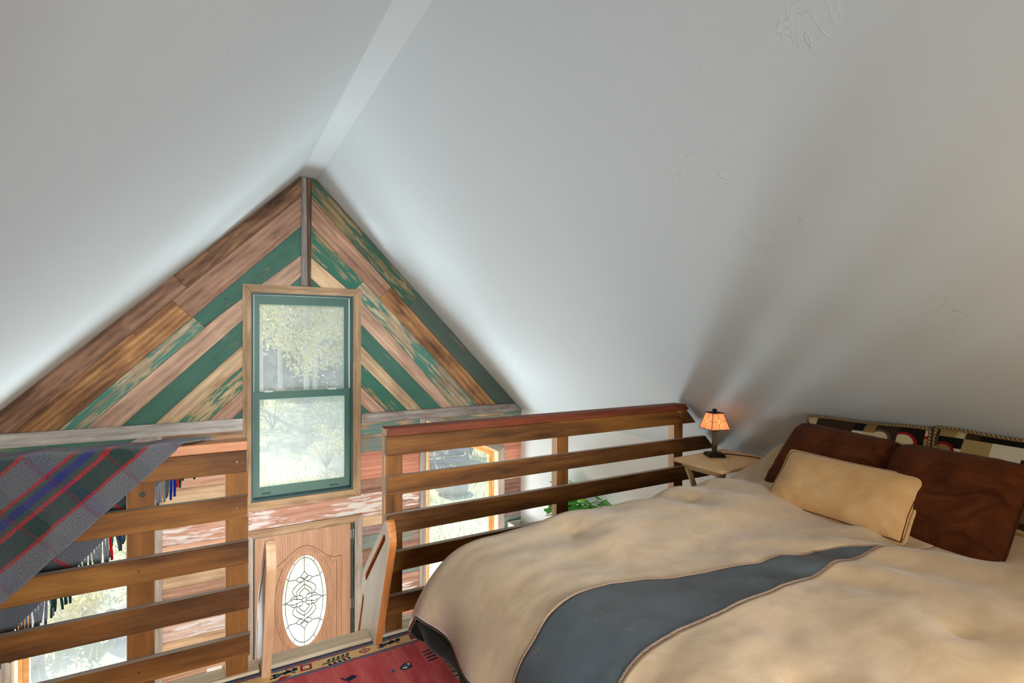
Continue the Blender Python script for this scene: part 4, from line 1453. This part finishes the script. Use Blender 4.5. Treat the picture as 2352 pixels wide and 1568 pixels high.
# ------------------------------------------------------------------ pillows
def pillow(name, label, c, w, h, t_, lean, mat, pipe, pipe_r, roll=0.0, yawr=0.0, group=None, seed=1, sag=0.06, seam=False, rc=0.045):
    ey = Vector(lean).normalized()
    ex = Vector((0, -1, 0))
    if yawr:
        ex = Matrix.Rotation(yawr, 3, 'Z') @ ex
    ex = (ex - ey * ex.dot(ey)).normalized()
    ez = ex.cross(ey)
    if roll:
        R = Matrix.Rotation(roll, 3, ez)
        ex, ey = R @ ex, R @ ey
    mw = Matrix(((ex.x, ey.x, ez.x, c[0]), (ex.y, ey.y, ez.y, c[1]), (ex.z, ey.z, ez.z, c[2]), (0, 0, 0, 1)))
    nu, nv = 40, 32
    u = np.linspace(-1, 1, nu)[:, None] * np.ones((1, nv))
    v = np.linspace(-1, 1, nv)[None, :] * np.ones((nu, 1))
    u, v = np.sin(u * math.pi / 2 * 0.86) / math.sin(math.pi / 2 * 0.86), np.sin(v * math.pi / 2 * 0.86) / math.sin(math.pi / 2 * 0.86)
    # rounded corners and edges drawn in between the corners
    X = w / 2 * u * (1 - sag * (1 - v ** 2) * (0.4 + 0.6 * np.abs(u)) - rc * (u * v) ** 6)
    Y = h / 2 * v * (1 - sag * (1 - u ** 2) * (0.4 + 0.6 * np.abs(v)) - rc * (u * v) ** 6)
    prof_ = ((1 - np.abs(u) ** 3.2) * (1 - np.abs(v) ** 3.2)) ** 0.55
    wr = fbm(X, Y, 7.0, 7.0, seed * 1.7) * 0.010 * prof_
    edge = (1 - prof_) * prof_ * 4
    wr = wr + 0.004 * edge * np.sin((X + Y) * 90 + seed) * np.abs(u * v)
    parts = []
    for s in (1, -1):
        parts.append(np.stack([X, Y, s * (t_ / 2 * prof_) + wr], -1))
    root = None
    me_v = np.concatenate([parts[0].reshape(-1, 3), parts[1].reshape(-1, 3)])
    fs = []
    n = nu * nv
    for i in range(nu - 1):
        for j in range(nv - 1):
            q_ = (i * nv + j, (i + 1) * nv + j, (i + 1) * nv + j + 1, i * nv + j + 1)
            fs.append(q_)
            fs.append(tuple(n + k for k in reversed(q_)))
    me = bpy.data.meshes.new(name)
    me.from_pydata(me_v.tolist(), [], fs)
    lay = me.uv_layers.new(name='UVMap')
    idx = np.zeros(len(me.loops), dtype=np.int32)
    me.loops.foreach_get('vertex_index', idx)
    UV = np.stack([X + w, Y + h], -1).reshape(-1, 2) * 2.6
    UV = np.concatenate([UV, UV + 0.37])
    lay.data.foreach_set('uv', UV[idx].ravel())
    me.materials.append(M[mat])
    me.polygons.foreach_set('use_smooth', [True] * len(me.polygons))
    o = bpy.data.objects.new(name, me)
    link(o, None, mw)
    md = o.modifiers.new('weld', 'WELD')
    md.merge_threshold = 0.0008
    tag(o, label, 'pillow', group)
    per = [parts[0][i, 0] for i in range(nu)] + [parts[0][-1, j] for j in range(1, nv)] + \
          [parts[0][i, -1] for i in range(nu - 2, -1, -1)] + [parts[0][0, j] for j in range(nv - 2, -1, -1)]
    per = [(p[0] * (1 + 1.2 * pipe_r / w), p[1] * (1 + 1.2 * pipe_r / h), p[2]) for p in per]
    MB().tube(per, pipe_r, 7, cap=False).build('piping', M[pipe], o, mw, smooth=True)
    if seam:     # stitched groove just inside the piping
        F0 = parts[0]
        sm = [F0[i, 1] for i in range(1, nu - 1)] + [F0[-2, j] for j in range(1, nv - 1)] + \
             [F0[i, -2] for i in range(nu - 2, 0, -1)] + [F0[1, j] for j in range(nv - 2, 0, -1)]
        MB().tube([(p[0], p[1], p[2] + 0.0004) for p in sm], 0.0020, 5, cap=False).build('seam', M['piping_brown'], o, mw, smooth=True)
    return o


GP = 'patchwork cushions against the sloped ceiling'
pillow('patchwork_cushion', 'patchwork woven cushion with cord edge behind the brown pillow nearest the lamp', (2.756, 1.400, -0.614), 0.57, 0.43, 0.12, (0.115, 0, 0.385), 'patchwork', 'cord_twist', 0.008, 0.02, group=GP, seed=2)
pillow('patchwork_cushion', 'patchwork cushion cut off at the right, behind the brown pillow nearest the camera', (2.752, 0.815, -0.609), 0.60, 0.44, 0.12, (0.115, 0, 0.385), 'patchwork', 'cord_twist', 0.008, -0.03, group=GP, seed=5)
GB = 'brown suede pillows on the bed'
pillow('suede_pillow', 'dark brown suede pillow half hidden by the small camel pillow, nearest the lamp', (2.620, 1.462, -0.640), 0.55, 0.47, 0.20, (0.30, 0, 0.345), 'suede_brown', 'piping_brown', 0.004, -0.07, group=GB, seed=3, sag=0.035, rc=0.10)
pillow('suede_pillow', 'dark brown suede pillow leaning at the right, nearest the camera', (2.555, 0.975, -0.648), 0.47, 0.46, 0.21, (0.29, 0, 0.345), 'suede_brown', 'piping_brown', 0.004, -0.03, group=GB, seed=9, sag=0.035, rc=0.10)
lum = pillow('lumbar_pillow', 'small oblong camel suede pillow with piping in front of the brown pillows', (2.412, 1.300, -0.676), 0.605, 0.310, 0.13, (0.20, 0, 0.215), 'suede_camel', 'piping_camel', 0.0070, -0.020, seed=4, seam=True)

# ------------------------------------------------------------------ bedside table and lamp
TZ = -0.748
tb_ = thing('tray_table', 'pale maple folding tray table between the bed and the railing', 'table', (2.76, 2.18, LOFT))
tl = rounded([(2.492, 1.985), (3.035, 2.005), (3.005, 2.384), (2.497, 2.356)], [0.025] * 4)
plate('table_top', [(x - 2.76, y - 2.18) for x, y in tl], [], 0.020, M['table_maple'], tb_, Matrix.Translation((2.76, 2.18, TZ - 0.010)), bevel=0.006)
for ya, yb in ((2.035, 2.055), (2.29, 2.31)):
    beam('apron', 2.545, 2.565, 2.045, 2.305, TZ - 0.058, TZ - 0.020, 'y', M['table_maple'], tb_, 0.002) if ya < 2.1 else \
        beam('apron', 2.93, 2.95, 2.045, 2.305, TZ - 0.058, TZ - 0.020, 'y', M['table_maple'], tb_, 0.002)


def leg(name, p, q, w, d, mat, parent):
    p, q = Vector(p), Vector(q)
    ax = (q - p).normalized()
    sd = Vector((0, 1, 0)).cross(ax).normalized()
    o_ = Vector((0, 1, 0))
    L = (q - p).length
    mw = Matrix(((ax.x, o_.x, sd.x, p.x), (ax.y, o_.y, sd.y, p.y), (ax.z, o_.z, sd.z, p.z), (0, 0, 0, 1)))
    return MB().box(0, L, -d / 2, d / 2, -w / 2, w / 2).build(name, M[mat], parent, mw, bevel=0.002)


for y in (2.055, 2.285):
    leg('leg', (2.560, y + 0.02, TZ - 0.03), (2.93, y + 0.02, LOFT + 0.012), 0.034, 0.018, 'table_maple', tb_)
    leg('leg', (2.93, y - 0.005, TZ - 0.03), (2.560, y - 0.005, LOFT + 0.012), 0.034, 0.018, 'table_maple', tb_)
beam('stretcher', 2.90, 2.93, 2.05, 2.31, -1.49, -1.46, 'y', M['table_maple'], tb_)

LC = Vector((2.775, 2.268, TZ))
lp = thing('table_lamp', 'small bronze table lamp with a lit amber stained glass shade on the tray table', 'lamp', LC)
BR = math.radians(-29)
MB().lathe([(0.052, 0.0), (0.052, 0.012), (0.043, 0.022), (0.020, 0.024)], LC, square=True, rot=BR).build('base', M['metal_dark'], lp, bevel=0.002)
MB().lathe([(0.011, 0.022), (0.012, 0.035), (0.0135, 0.075), (0.010, 0.115), (0.0085, 0.155), (0.0085, 0.162)], LC, square=True, rot=BR).build('stem', M['bronze'], lp)
MB().lathe([(0.010, 0.158), (0.028, 0.166), (0.028, 0.170), (0.012, 0.172)], LC, square=True, rot=BR).build('socket_plate', M['bronze'], lp)
SR = math.radians(-16)
h0, h1, zb, zt = 0.066, 0.038, 0.176, 0.276
sh = MB().lathe([(0.040, zt - 0.001), (0.041, zt + 0.004), (0.018, zt + 0.008)], LC, square=True, rot=SR).build('shade_cap', M['metal_dark'], lp, bevel=0.001)
MB().lathe([(0.0105, zt + 0.006), (0.0105, zt + 0.026)], LC, square=True, rot=SR).build('finial', M['metal_dark'], lp, bevel=0.002)
shade = MB()
frame = MB()
e = lambda s: (math.cos(s), math.sin(s))


def on_side(k, u, v):
    """point on shade side k: u across -1..1, v up 0..1"""
    hh = h0 + (h1 - h0) * v
    a = SR + k * math.pi / 2
    ex_, ey_ = Vector((math.cos(a), math.sin(a), 0)), Vector((-math.sin(a), math.cos(a), 0))
    return LC + ex_ * (u * hh) - ey_ * hh + Vector((0, 0, zb + (zt - zb) * v))


pane_polys = [[(-1, 0), (-0.12, 0), (-0.12, 0.28), (-0.45, 0.48), (-1, 0.48)], [(-0.12, 0), (1, 0), (1, 0.52), (0.32, 0.52), (-0.12, 0.28)],
              [(-0.12, 0.28), (0.32, 0.52), (-0.05, 0.74), (-0.45, 0.48)], [(-1, 0.48), (-0.45, 0.48), (-0.05, 0.74), (-0.08, 1), (-1, 1)],
              [(-0.05, 0.74), (0.32, 0.52), (1, 0.52), (1, 1), (-0.08, 1)]]
shade_root = thing('shade', None, None, LC)
bpy.data.objects.remove(shade_root, do_unlink=True)
came_m = MB()
for k in range(4):
    for poly in pane_polys:
        pts = [on_side(k, u, v) for u, v in poly]
        inn = [p_ + (Vector((LC.x, LC.y, p_.z)) - p_).normalized() * 0.002 for p_ in pts]
        MB().hexa(inn, pts).build('shade_pane', M['amber'], sh)
        for i in range(len(pts)):
            came_m.tube([pts[i], pts[(i + 1) % len(pts)]], 0.0011, 4, cap=False)
    came_m.tube([on_side(k, -1, 0), on_side(k, -1, 1)], 0.0018, 5)
    came_m.tube([on_side(k, -1, 0), on_side(k, 1, 0)], 0.0016, 5)
    came_m.tube([on_side(k, -1, 1), on_side(k, 1, 1)], 0.0016, 5)
came_m.build('shade_caming', M['metal_dark'], sh)
MB().lathe([(0.006, 0.168), (0.012, 0.19), (0.016, 0.215), (0.012, 0.236), (0.002, 0.243)], LC, 12).build('bulb', M['bulb'], lp, smooth=True)
light('lamp_bulb', 'POINT', LC + Vector((0, 0, 0.215)), None, 2.6, (1.0, 0.82, 0.60), shadow_soft_size=0.017)
cordp = smoothp([(2.845, 2.283), (2.875, 2.270), (2.900, 2.235), (2.930, 2.180), (2.955, 2.120), (2.955, 2.07)], 8)
MB().tube([(x, y, TZ + 0.003 + (0.010 if i < 4 else 0)) for i, (x, y) in enumerate(cordp)], 0.003, 6).build('cord', M['black_rubber'], lp, smooth=True)

# ------------------------------------------------------------------ plaid blanket over the left railing
AL = math.radians(43.0)
E1 = np.array([-math.cos(AL), math.sin(AL)])          # along the selvedge, towards the front
E2 = np.array([-math.sin(AL), -math.cos(AL)])         # along the fringe, towards the back
A_ = np.array([-0.125, 0.062])
C0 = A_ - E1 * 0.145                                   # back corner, just over the cap
HW = 0.060


def blanket_pos(S, T):
    """unfolded cloth coordinates -> draped over the cap rail"""
    a = C0[0] + E1[0] * S + E2[0] * T
    b = C0[1] + E1[1] * S + E2[1] * T
    r = 0.016
    x = a
    ab = np.abs(b)
    sgn = np.sign(b)
    over = np.clip(ab - (HW - r), 0, r * math.pi / 2)
    th = over / r
    drop_s = np.maximum(ab - (HW - r) - r * math.pi / 2, 0)
    off = np.minimum(ab, HW - r) + r * np.sin(th)
    z = -0.4500 - r * (1 - np.cos(th)) - drop_s
    y = 2.643 - sgn * off
    # the cloth hangs a little off the slats and ripples
    rip = 0.010 * np.sin(a * 14 + z * 6) + 0.008 * np.sin(a * 27 - z * 9 + 1)
    k = np.clip(drop_s / 0.25, 0, 1)
    y = y - sgn * (0.004 + k * (0.012 + np.abs(rip)))
    z = z + np.where(drop_s <= 0, 0.004 * (1 + np.sin(a * 30)), 0)
    return np.stack([x, y, z], -1)


SL, TL = 1.30, 1.06
S, T = np.meshgrid(np.linspace(0, SL, 120), np.linspace(0, TL, 100), indexing='ij')
BP = blanket_pos(S, T)
bl = grid_obj('plaid_blanket', BP, M['plaid'], None, UV=np.stack([T, S], -1), solid=0.006)
tag(bl, 'grey, red and blue plaid wool blanket with fringe draped over the left railing', 'blanket')
for h in set(h for _, h in STRIPES):
    WOOL[h] = wool('wool_' + h[1:], h)
tv = 0.004
while tv < TL:
    p0 = Vector(blanket_pos(np.array([[0.0]]), np.array([[tv]]))[0, 0])
    L = rnd.uniform(0.085, 0.125)
    dxx = rnd.uniform(-0.010, 0.014)
    out = rnd.uniform(0.0, 0.010)
    pts = [p0 + Vector((0, 0, 0.004)), p0 + Vector((dxx * 0.3, out * 0.5, -L * 0.35)), p0 + Vector((dxx * 0.8, out, -L * 0.7)), p0 + Vector((dxx, out, -L))]
    if p0.z > -0.47:      # still on top of the cap: spill over its back edge
        yb = 2.712
        pts = [p0 + Vector((0, 0, 0.004)), Vector((p0.x + 0.004, 2.690, -0.452)), Vector((p0.x + 0.008, yb, -0.475)), Vector((p0.x + dxx, yb + out, -0.46 - L))]
    MB().tube(pts, [0.0035, 0.0052, 0.0055, 0.0044], 6).build('fringe_tassel', WOOL[stripe_col(tv)], bl, smooth=True)
    tv += rnd.uniform(0.0125, 0.0155)

# ------------------------------------------------------------------ planter by the right wall, ground floor
px0, px1, py0, py1, pzt = 3.10, 3.30, 3.55, 5.56, -2.235
pb = thing('planter_box', 'long white planter box standing along the right wall below the railing', 'planter', (3.2, 4.8, GROUND))
plate('planter_wall', rect(px0 - 3.2, px1 - 3.2, py0 - 4.8, py1 - 4.8), [rect(px0 + 0.018 - 3.2, px1 - 0.018 - 3.2, py0 + 0.018 - 4.8, py1 - 0.018 - 4.8)],
      pzt - (GROUND), M['planter_white'], pb, Matrix.Translation((3.2, 4.8, (pzt + GROUND) / 2)), bevel=0.002)
MB().box(px0 + 0.018, px1 - 0.018, py0 + 0.018, py1 - 0.018, pzt - 0.22, pzt - 0.12).build('soil', M['soil'], pb)
pl_ = thing('leafy_houseplant', 'bushy green houseplant with broad leaves growing in the white planter box', 'plant', (3.19, 4.28, pzt - 0.12))
lm = []
for v_ in range(3):
    m = bmesh.new()
    n = 7
    L, Wd = 1.0, (0.42, 0.5, 0.36)[v_]
    rows_ = []
    for i in range(n):
        s = i / (n - 1)
        w = Wd * math.sin(math.pi * min(s * 0.96 + 0.04, 1)) ** 0.75
        zc = -0.25 * s * s
        rows_.append([m.verts.new((s * L, -w, zc - 0.06)), m.verts.new((s * L, 0, zc)), m.verts.new((s * L, w, zc - 0.06))])
    for i in range(n - 1):
        for k in range(2):
            m.faces.new((rows_[i][k], rows_[i + 1][k], rows_[i + 1][k + 1], rows_[i][k + 1]))
    me = bpy.data.meshes.new('leaf')
    m.to_mesh(me)
    m.free()
    me.polygons.foreach_set('use_smooth', [True] * len(me.polygons))
    me.materials.append(M['leaf_green'])
    lm.append(me)
pc = Vector((3.170, 4.16, -1.735))
stm = MB()
for i in range(260):
    th, ph = rnd.uniform(0, 2 * math.pi), rnd.uniform(-0.5, 1.0)
    d = Vector((math.cos(th) * 0.8, math.sin(th) * 1.25, ph)).normalized()
    rad = rnd.uniform(0.10, 0.33)
    pos = pc + Vector((d.x * rad * 0.42, d.y * rad * 1.60, d.z * rad * 1.05))
    pos.x = min(pos.x, 3.20)
    s = rnd.uniform(0.085, 0.135)
    o = bpy.data.objects.new('leaf', lm[i % 3])
    out = Vector((min(d.x, 0) * 0.5 - 0.3, d.y, max(d.z, 0.0) * 0.4 + rnd.uniform(-0.4, 0.3))).normalized()
    q_ = out.to_track_quat('X', 'Z')
    mw = Matrix.Translation(pos) @ q_.to_matrix().to_4x4() @ Matrix.Rotation(rnd.uniform(-0.6, 0.6), 4, 'X') @ Matrix.Diagonal((s, s, s, 1))
    link(o, pl_, mw)
    if i % 2 == 0:
        stm.tube([pc + Vector((rnd.uniform(-.03, .03), rnd.uniform(-.25, .25), -0.64)), pc + (pos - pc) * 0.5 + Vector((0, 0, -0.08)), pos], 0.003, 4)
tag(stm.build('stems', M['leaf_green'], pl_), kind='stuff')

# ------------------------------------------------------------------ outdoors
GZ = -4.35


def ground_z(x, y):
    return GZ + 0.9 * float(smooth(16, 34, np.array(float(y)))) + 0.10 * mnoise.noise(Vector((x * 0.25, y * 0.25, 0)))


gx, gyv = np.linspace(-14, 30, 60), np.linspace(5.78, 62, 70)
GP_ = np.array([[(x, y, ground_z(x, y)) for y in gyv] for x in gx])
gr = grid_obj('ground_meadow', GP_, M['meadow'])
tag(gr, kind='structure')


def blades(name, spots, mat, hgt, wid, parent=None):
    m = MB()
    for x, y in spots:
        z = ground_z(x, y)
        a = rnd.uniform(0, 6.283)
        h = hgt * rnd.uniform(0.5, 1.3)
        lx, ly = rnd.uniform(-.3, .3) * h, rnd.uniform(-.3, .3) * h
        c, s = math.cos(a) * wid, math.sin(a) * wid
        n = len(m.v)
        m.v += [(x - c, y - s, z), (x + c, y + s, z), (x + lx, y + ly, z + h)]
        m.f.append((n, n + 1, n + 2))
    return m


spots = [(rnd.uniform(-6, 12), rnd.uniform(8.5, 26)) for _ in range(14000)]
me_g = blades('tall_grass', spots, M['grass_dry'], 0.22, 0.012)
mg = bpy.data.meshes.new('tall_grass')
mg.from_pydata(me_g.v, [], me_g.f)
mg.materials.append(M['grass_dry'])
go = bpy.data.objects.new('tall_grass', mg)
link(go)
tag(go, 'pale dry grass of the sunlit meadow outside the windows', 'grass', kind='stuff')


def leaf_cloud(cs, n, size, squash=1.0):
    """n small leaf quads spread over blobs cs = [(centre, radius)]"""
    vs, fs = [], []
    for i in range(n):
        c, r = cs[rnd.randrange(len(cs))]
        d = Vector((rnd.gauss(0, 1), rnd.gauss(0, 1), rnd.gauss(0, 1))).normalized() * r * rnd.uniform(0.35, 1.0)
        d.z *= squash
        p = Vector(c) + d
        a = Vector((rnd.gauss(0, 1), rnd.gauss(0, 1), rnd.gauss(0, 1))).normalized() * size * rnd.uniform(0.6, 1.4)
        b = a.orthogonal().normalized() * a.length * 0.6
        k = len(vs)
        vs += [tuple(p - a), tuple(p + b), tuple(p + a), tuple(p - b)]
        fs.append((k, k + 1, k + 2, k + 3))
    return vs, fs


def raw_obj(name, vs, fs, mat, parent=None):
    me = bpy.data.meshes.new(name)
    me.from_pydata(vs, [], fs)
    me.materials.append(mat)
    return link(bpy.data.objects.new(name, me), parent)


def aspen(x, y, h, label, mat='leaf_yellow', nl=5200):
    z = ground_z(x, y)
    root = thing('aspen_tree', label, 'tree', (x, y, z), 'aspen trees beyond the meadow')
    m = MB()
    top = Vector((x + rnd.uniform(-.3, .3), y, z + h))
    m.tube([(x, y, z - 0.1), (x + rnd.uniform(-.1, .1), y, z + h * 0.5), top], [0.15, 0.11, 0.03], 7)
    blobs = []
    for k in range(22):
        f = rnd.uniform(0.10, 0.80)
        a = rnd.uniform(0, 6.283)
        L = (1.1 - 0.7 * f) * h * 0.22
        b = Vector((x, y, z + h * f))
        e_ = b + Vector((math.cos(a) * L, math.sin(a) * L, L * 0.5))
        m.tube([b, (b + e_) / 2 + Vector((0, 0, -0.05)), e_], [0.04, 0.025, 0.01], 5)
        blobs.append((e_, h * 0.085))
        blobs.append(((b + e_) / 2, h * 0.075))
    m.build('trunk', M['bark'], root)
    vs, fs = leaf_cloud(blobs, nl, 0.105)
    tag(raw_obj('crown', vs, fs, M[mat], root), kind='stuff')
    return root


def spruce(x, y, h, label):
    z = ground_z(x, y)
    root = thing('spruce_tree', label, 'tree', (x, y, z), 'spruce trees beyond the meadow')
    MB().tube([(x, y, z - 0.1), (x, y, z + h)], [0.2, 0.02], 7).build('trunk', M['bark'], root)
    vs, fs = [], []
    for i in range(900):
        f = rnd.random() ** 0.8
        a = rnd.uniform(0, 6.283)
        L = (1 - f) * h * 0.22 + 0.15
        b = Vector((x, y, z + 0.6 + (h - 0.6) * f))
        e_ = b + Vector((math.cos(a) * L, math.sin(a) * L, -0.30 * L))
        sd = Vector((-math.sin(a), math.cos(a), 0)) * 0.11 * (0.4 + L)
        mid = (b + e_) / 2 + Vector((0, 0, 0.05))
        k = len(vs)
        vs += [tuple(b), tuple(mid + sd), tuple(e_), tuple(mid - sd)]
        fs.append((k, k + 1, k + 2, k + 3))
    tag(raw_obj('crown', vs, fs, M['needle'], root), kind='stuff')
    return root


for i, (x, y, h, mt) in enumerate([(2.0, 29, 13, 'leaf_yellow'), (4.3, 30, 12, 'leaf_yellow'), (5.2, 33, 14, 'leaf_lime'), (6.6, 30, 12, 'leaf_yellow'), (3.4, 34, 15, 'leaf_lime'), (7.6, 34, 13, 'leaf_yellow')]):
    aspen(x, y, h, {'leaf_yellow': 'pale yellow-leaved aspen seen through the tall green window', 'leaf_lime': 'lime-green-leaved aspen seen through the tall green window'}[mt], mt)
for i, (x, y, h) in enumerate([(3.0, 39, 16), (6.3, 40, 18), (4.7, 46, 20), (8.6, 44, 18)]):
    spruce(x, y, h, 'grey-green spruce standing behind the aspens outside the tall window')


def shrub(x, y, r, label, mat, nl=700):
    z = ground_z(x, y)
    root = thing('meadow_shrub', label, 'shrub', (x, y, z), 'shrubs in the meadow')
    m = MB()
    blobs = []
    for k in range(16):
        a, t_ = rnd.uniform(0, 6.283), rnd.uniform(0.1, 0.75)
        d = Vector((math.cos(a) * math.sin(t_), math.sin(a) * math.sin(t_), math.cos(t_))) * r * rnd.uniform(1.0, 1.7)
        b = Vector((x, y, z))
        m.tube([b, b + d * 0.5 + Vector((0, 0, 0.05)), b + d], [0.016, 0.011, 0.004], 4)
        blobs.append((b + d * 0.9, r * 0.28))
        blobs.append((b + d * 0.6, r * 0.30))
    m.build('twigs', M['twig'], root)
    vs, fs = leaf_cloud(blobs, nl, 0.035)
    tag(raw_obj('leaves', vs, fs, M[mat], root), kind='stuff')


for x, y, r, mt in ((3.9, 19.5, 1.3, 'leaf_lime'), (3.2, 18.0, 0.9, 'leaf_yellow'), (4.3, 23, 1.5, 'leaf_lime'), (2.2, 25, 1.2, 'leaf_yellow')):
    shrub(x, y, r, {'leaf_lime': 'twiggy lime-green meadow shrub seen through the tall green window', 'leaf_yellow': 'twiggy yellow meadow shrub seen through the tall green window'}[mt], mt)
for x, y, r, mt in ((-1.7, 9.6, 0.55, 'leaf_yellow'), (-2.1, 11.2, 0.7, 'leaf_lime'), (-1.1, 11.6, 0.6, 'leaf_yellow'), (-2.9, 13.0, 0.8, 'leaf_lime')):
    shrub(x, y, r, {'leaf_lime': 'small lime-green shrub seen through the lower left window', 'leaf_yellow': 'small yellow shrub seen through the lower left window'}[mt], mt, 900)
shrub(8.2, 17.5, 0.9, 'pale shrub beside the lumber pile outside the right window', 'leaf_lime')

# boulder
bm = bmesh.new()
bmesh.ops.create_icosphere(bm, subdivisions=3, radius=0.42)
for v in bm.verts:
    v.co *= 1 + 0.20 * mnoise.noise(v.co * 3.0)
    v.co.z *= 0.72
    v.co.x *= 1.15
me = bpy.data.meshes.new('boulder')
bm.to_mesh(me)
bm.free()
me.polygons.foreach_set('use_smooth', [True] * len(me.polygons))
me.materials.append(M['stone'])
bo = link(bpy.data.objects.new('boulder', me), None, Matrix.Translation((5.85, 13.7, ground_z(5.85, 13.7) + 0.22)))
tag(bo, 'round grey boulder lying on the grass outside the right window', 'boulder')

# old log end outside the left window
lg = MB()
zl = ground_z(-1.0, 9.4)
lg.tube([(-1.25, 9.25, zl + 0.24), (-0.2, 10.2, zl + 0.24)], 0.25, 18)
tag(lg.build('fallen_log', M['old_log'], None, smooth=False), 'weathered grey log lying outside the lower left window', 'log')
pz = ground_z(-2.2, 9.2)
MB_ = MB().tube([(-2.05, 9.1, pz - 0.05), (-2.02, 9.1, pz + 0.95)], [0.075, 0.07], 10)
tag(MB_.build('fence_post', M['old_log']), 'short weathered fence post outside the lower left window', 'post')

# heap of old lumber and a slatted crate
wp = thing('lumber_pile', 'heap of weathered grey boards and poles outside the right window', 'lumber pile', (6.4, 16.8, ground_z(6.4, 16.8)))
for i in range(22):
    a = rnd.uniform(-0.5, 0.5) + (0 if i % 3 else 1.2)
    cx_, cy_ = 6.35 + rnd.uniform(-.45, .45), 16.8 + rnd.uniform(-.5, .5)
    cz_ = ground_z(cx_, cy_) + 0.06 + 0.045 * i
    tl_ = rnd.uniform(-0.18, 0.18)
    mw = Matrix.Translation((cx_, cy_, cz_)) @ Matrix.Rotation(a, 4, 'Z') @ Matrix.Rotation(tl_, 4, 'Y') @ Matrix.Rotation(rnd.uniform(0, 1), 4, 'X')
    L = rnd.uniform(0.6, 1.0)
    MB().box(-L, L, -0.06, 0.06, -0.025, 0.025).build('old_board', M['old_log'], wp, mw)
cz0 = ground_z(7.5, 17.2)
cr = thing('slatted_crate', 'weathered slatted wooden crate standing beside the lumber pile outdoors', 'crate', (7.45, 17.2, cz0))
for k in range(5):
    MB().box(7.0, 7.9, 17.0, 17.03, cz0 + 0.05 + k * 0.22, cz0 + 0.21 + k * 0.22).build('crate_slat', M['old_log'], cr)
    MB().box(7.0, 7.9, 17.5, 17.53, cz0 + 0.05 + k * 0.22, cz0 + 0.21 + k * 0.22).build('crate_slat', M['old_log'], cr)
for xx in (7.0, 7.82):
    for yy in (17.03, 17.42):
        MB().box(xx, xx + 0.08, yy, yy + 0.08, cz0, cz0 + 1.15).build('crate_post', M['old_log'], cr)
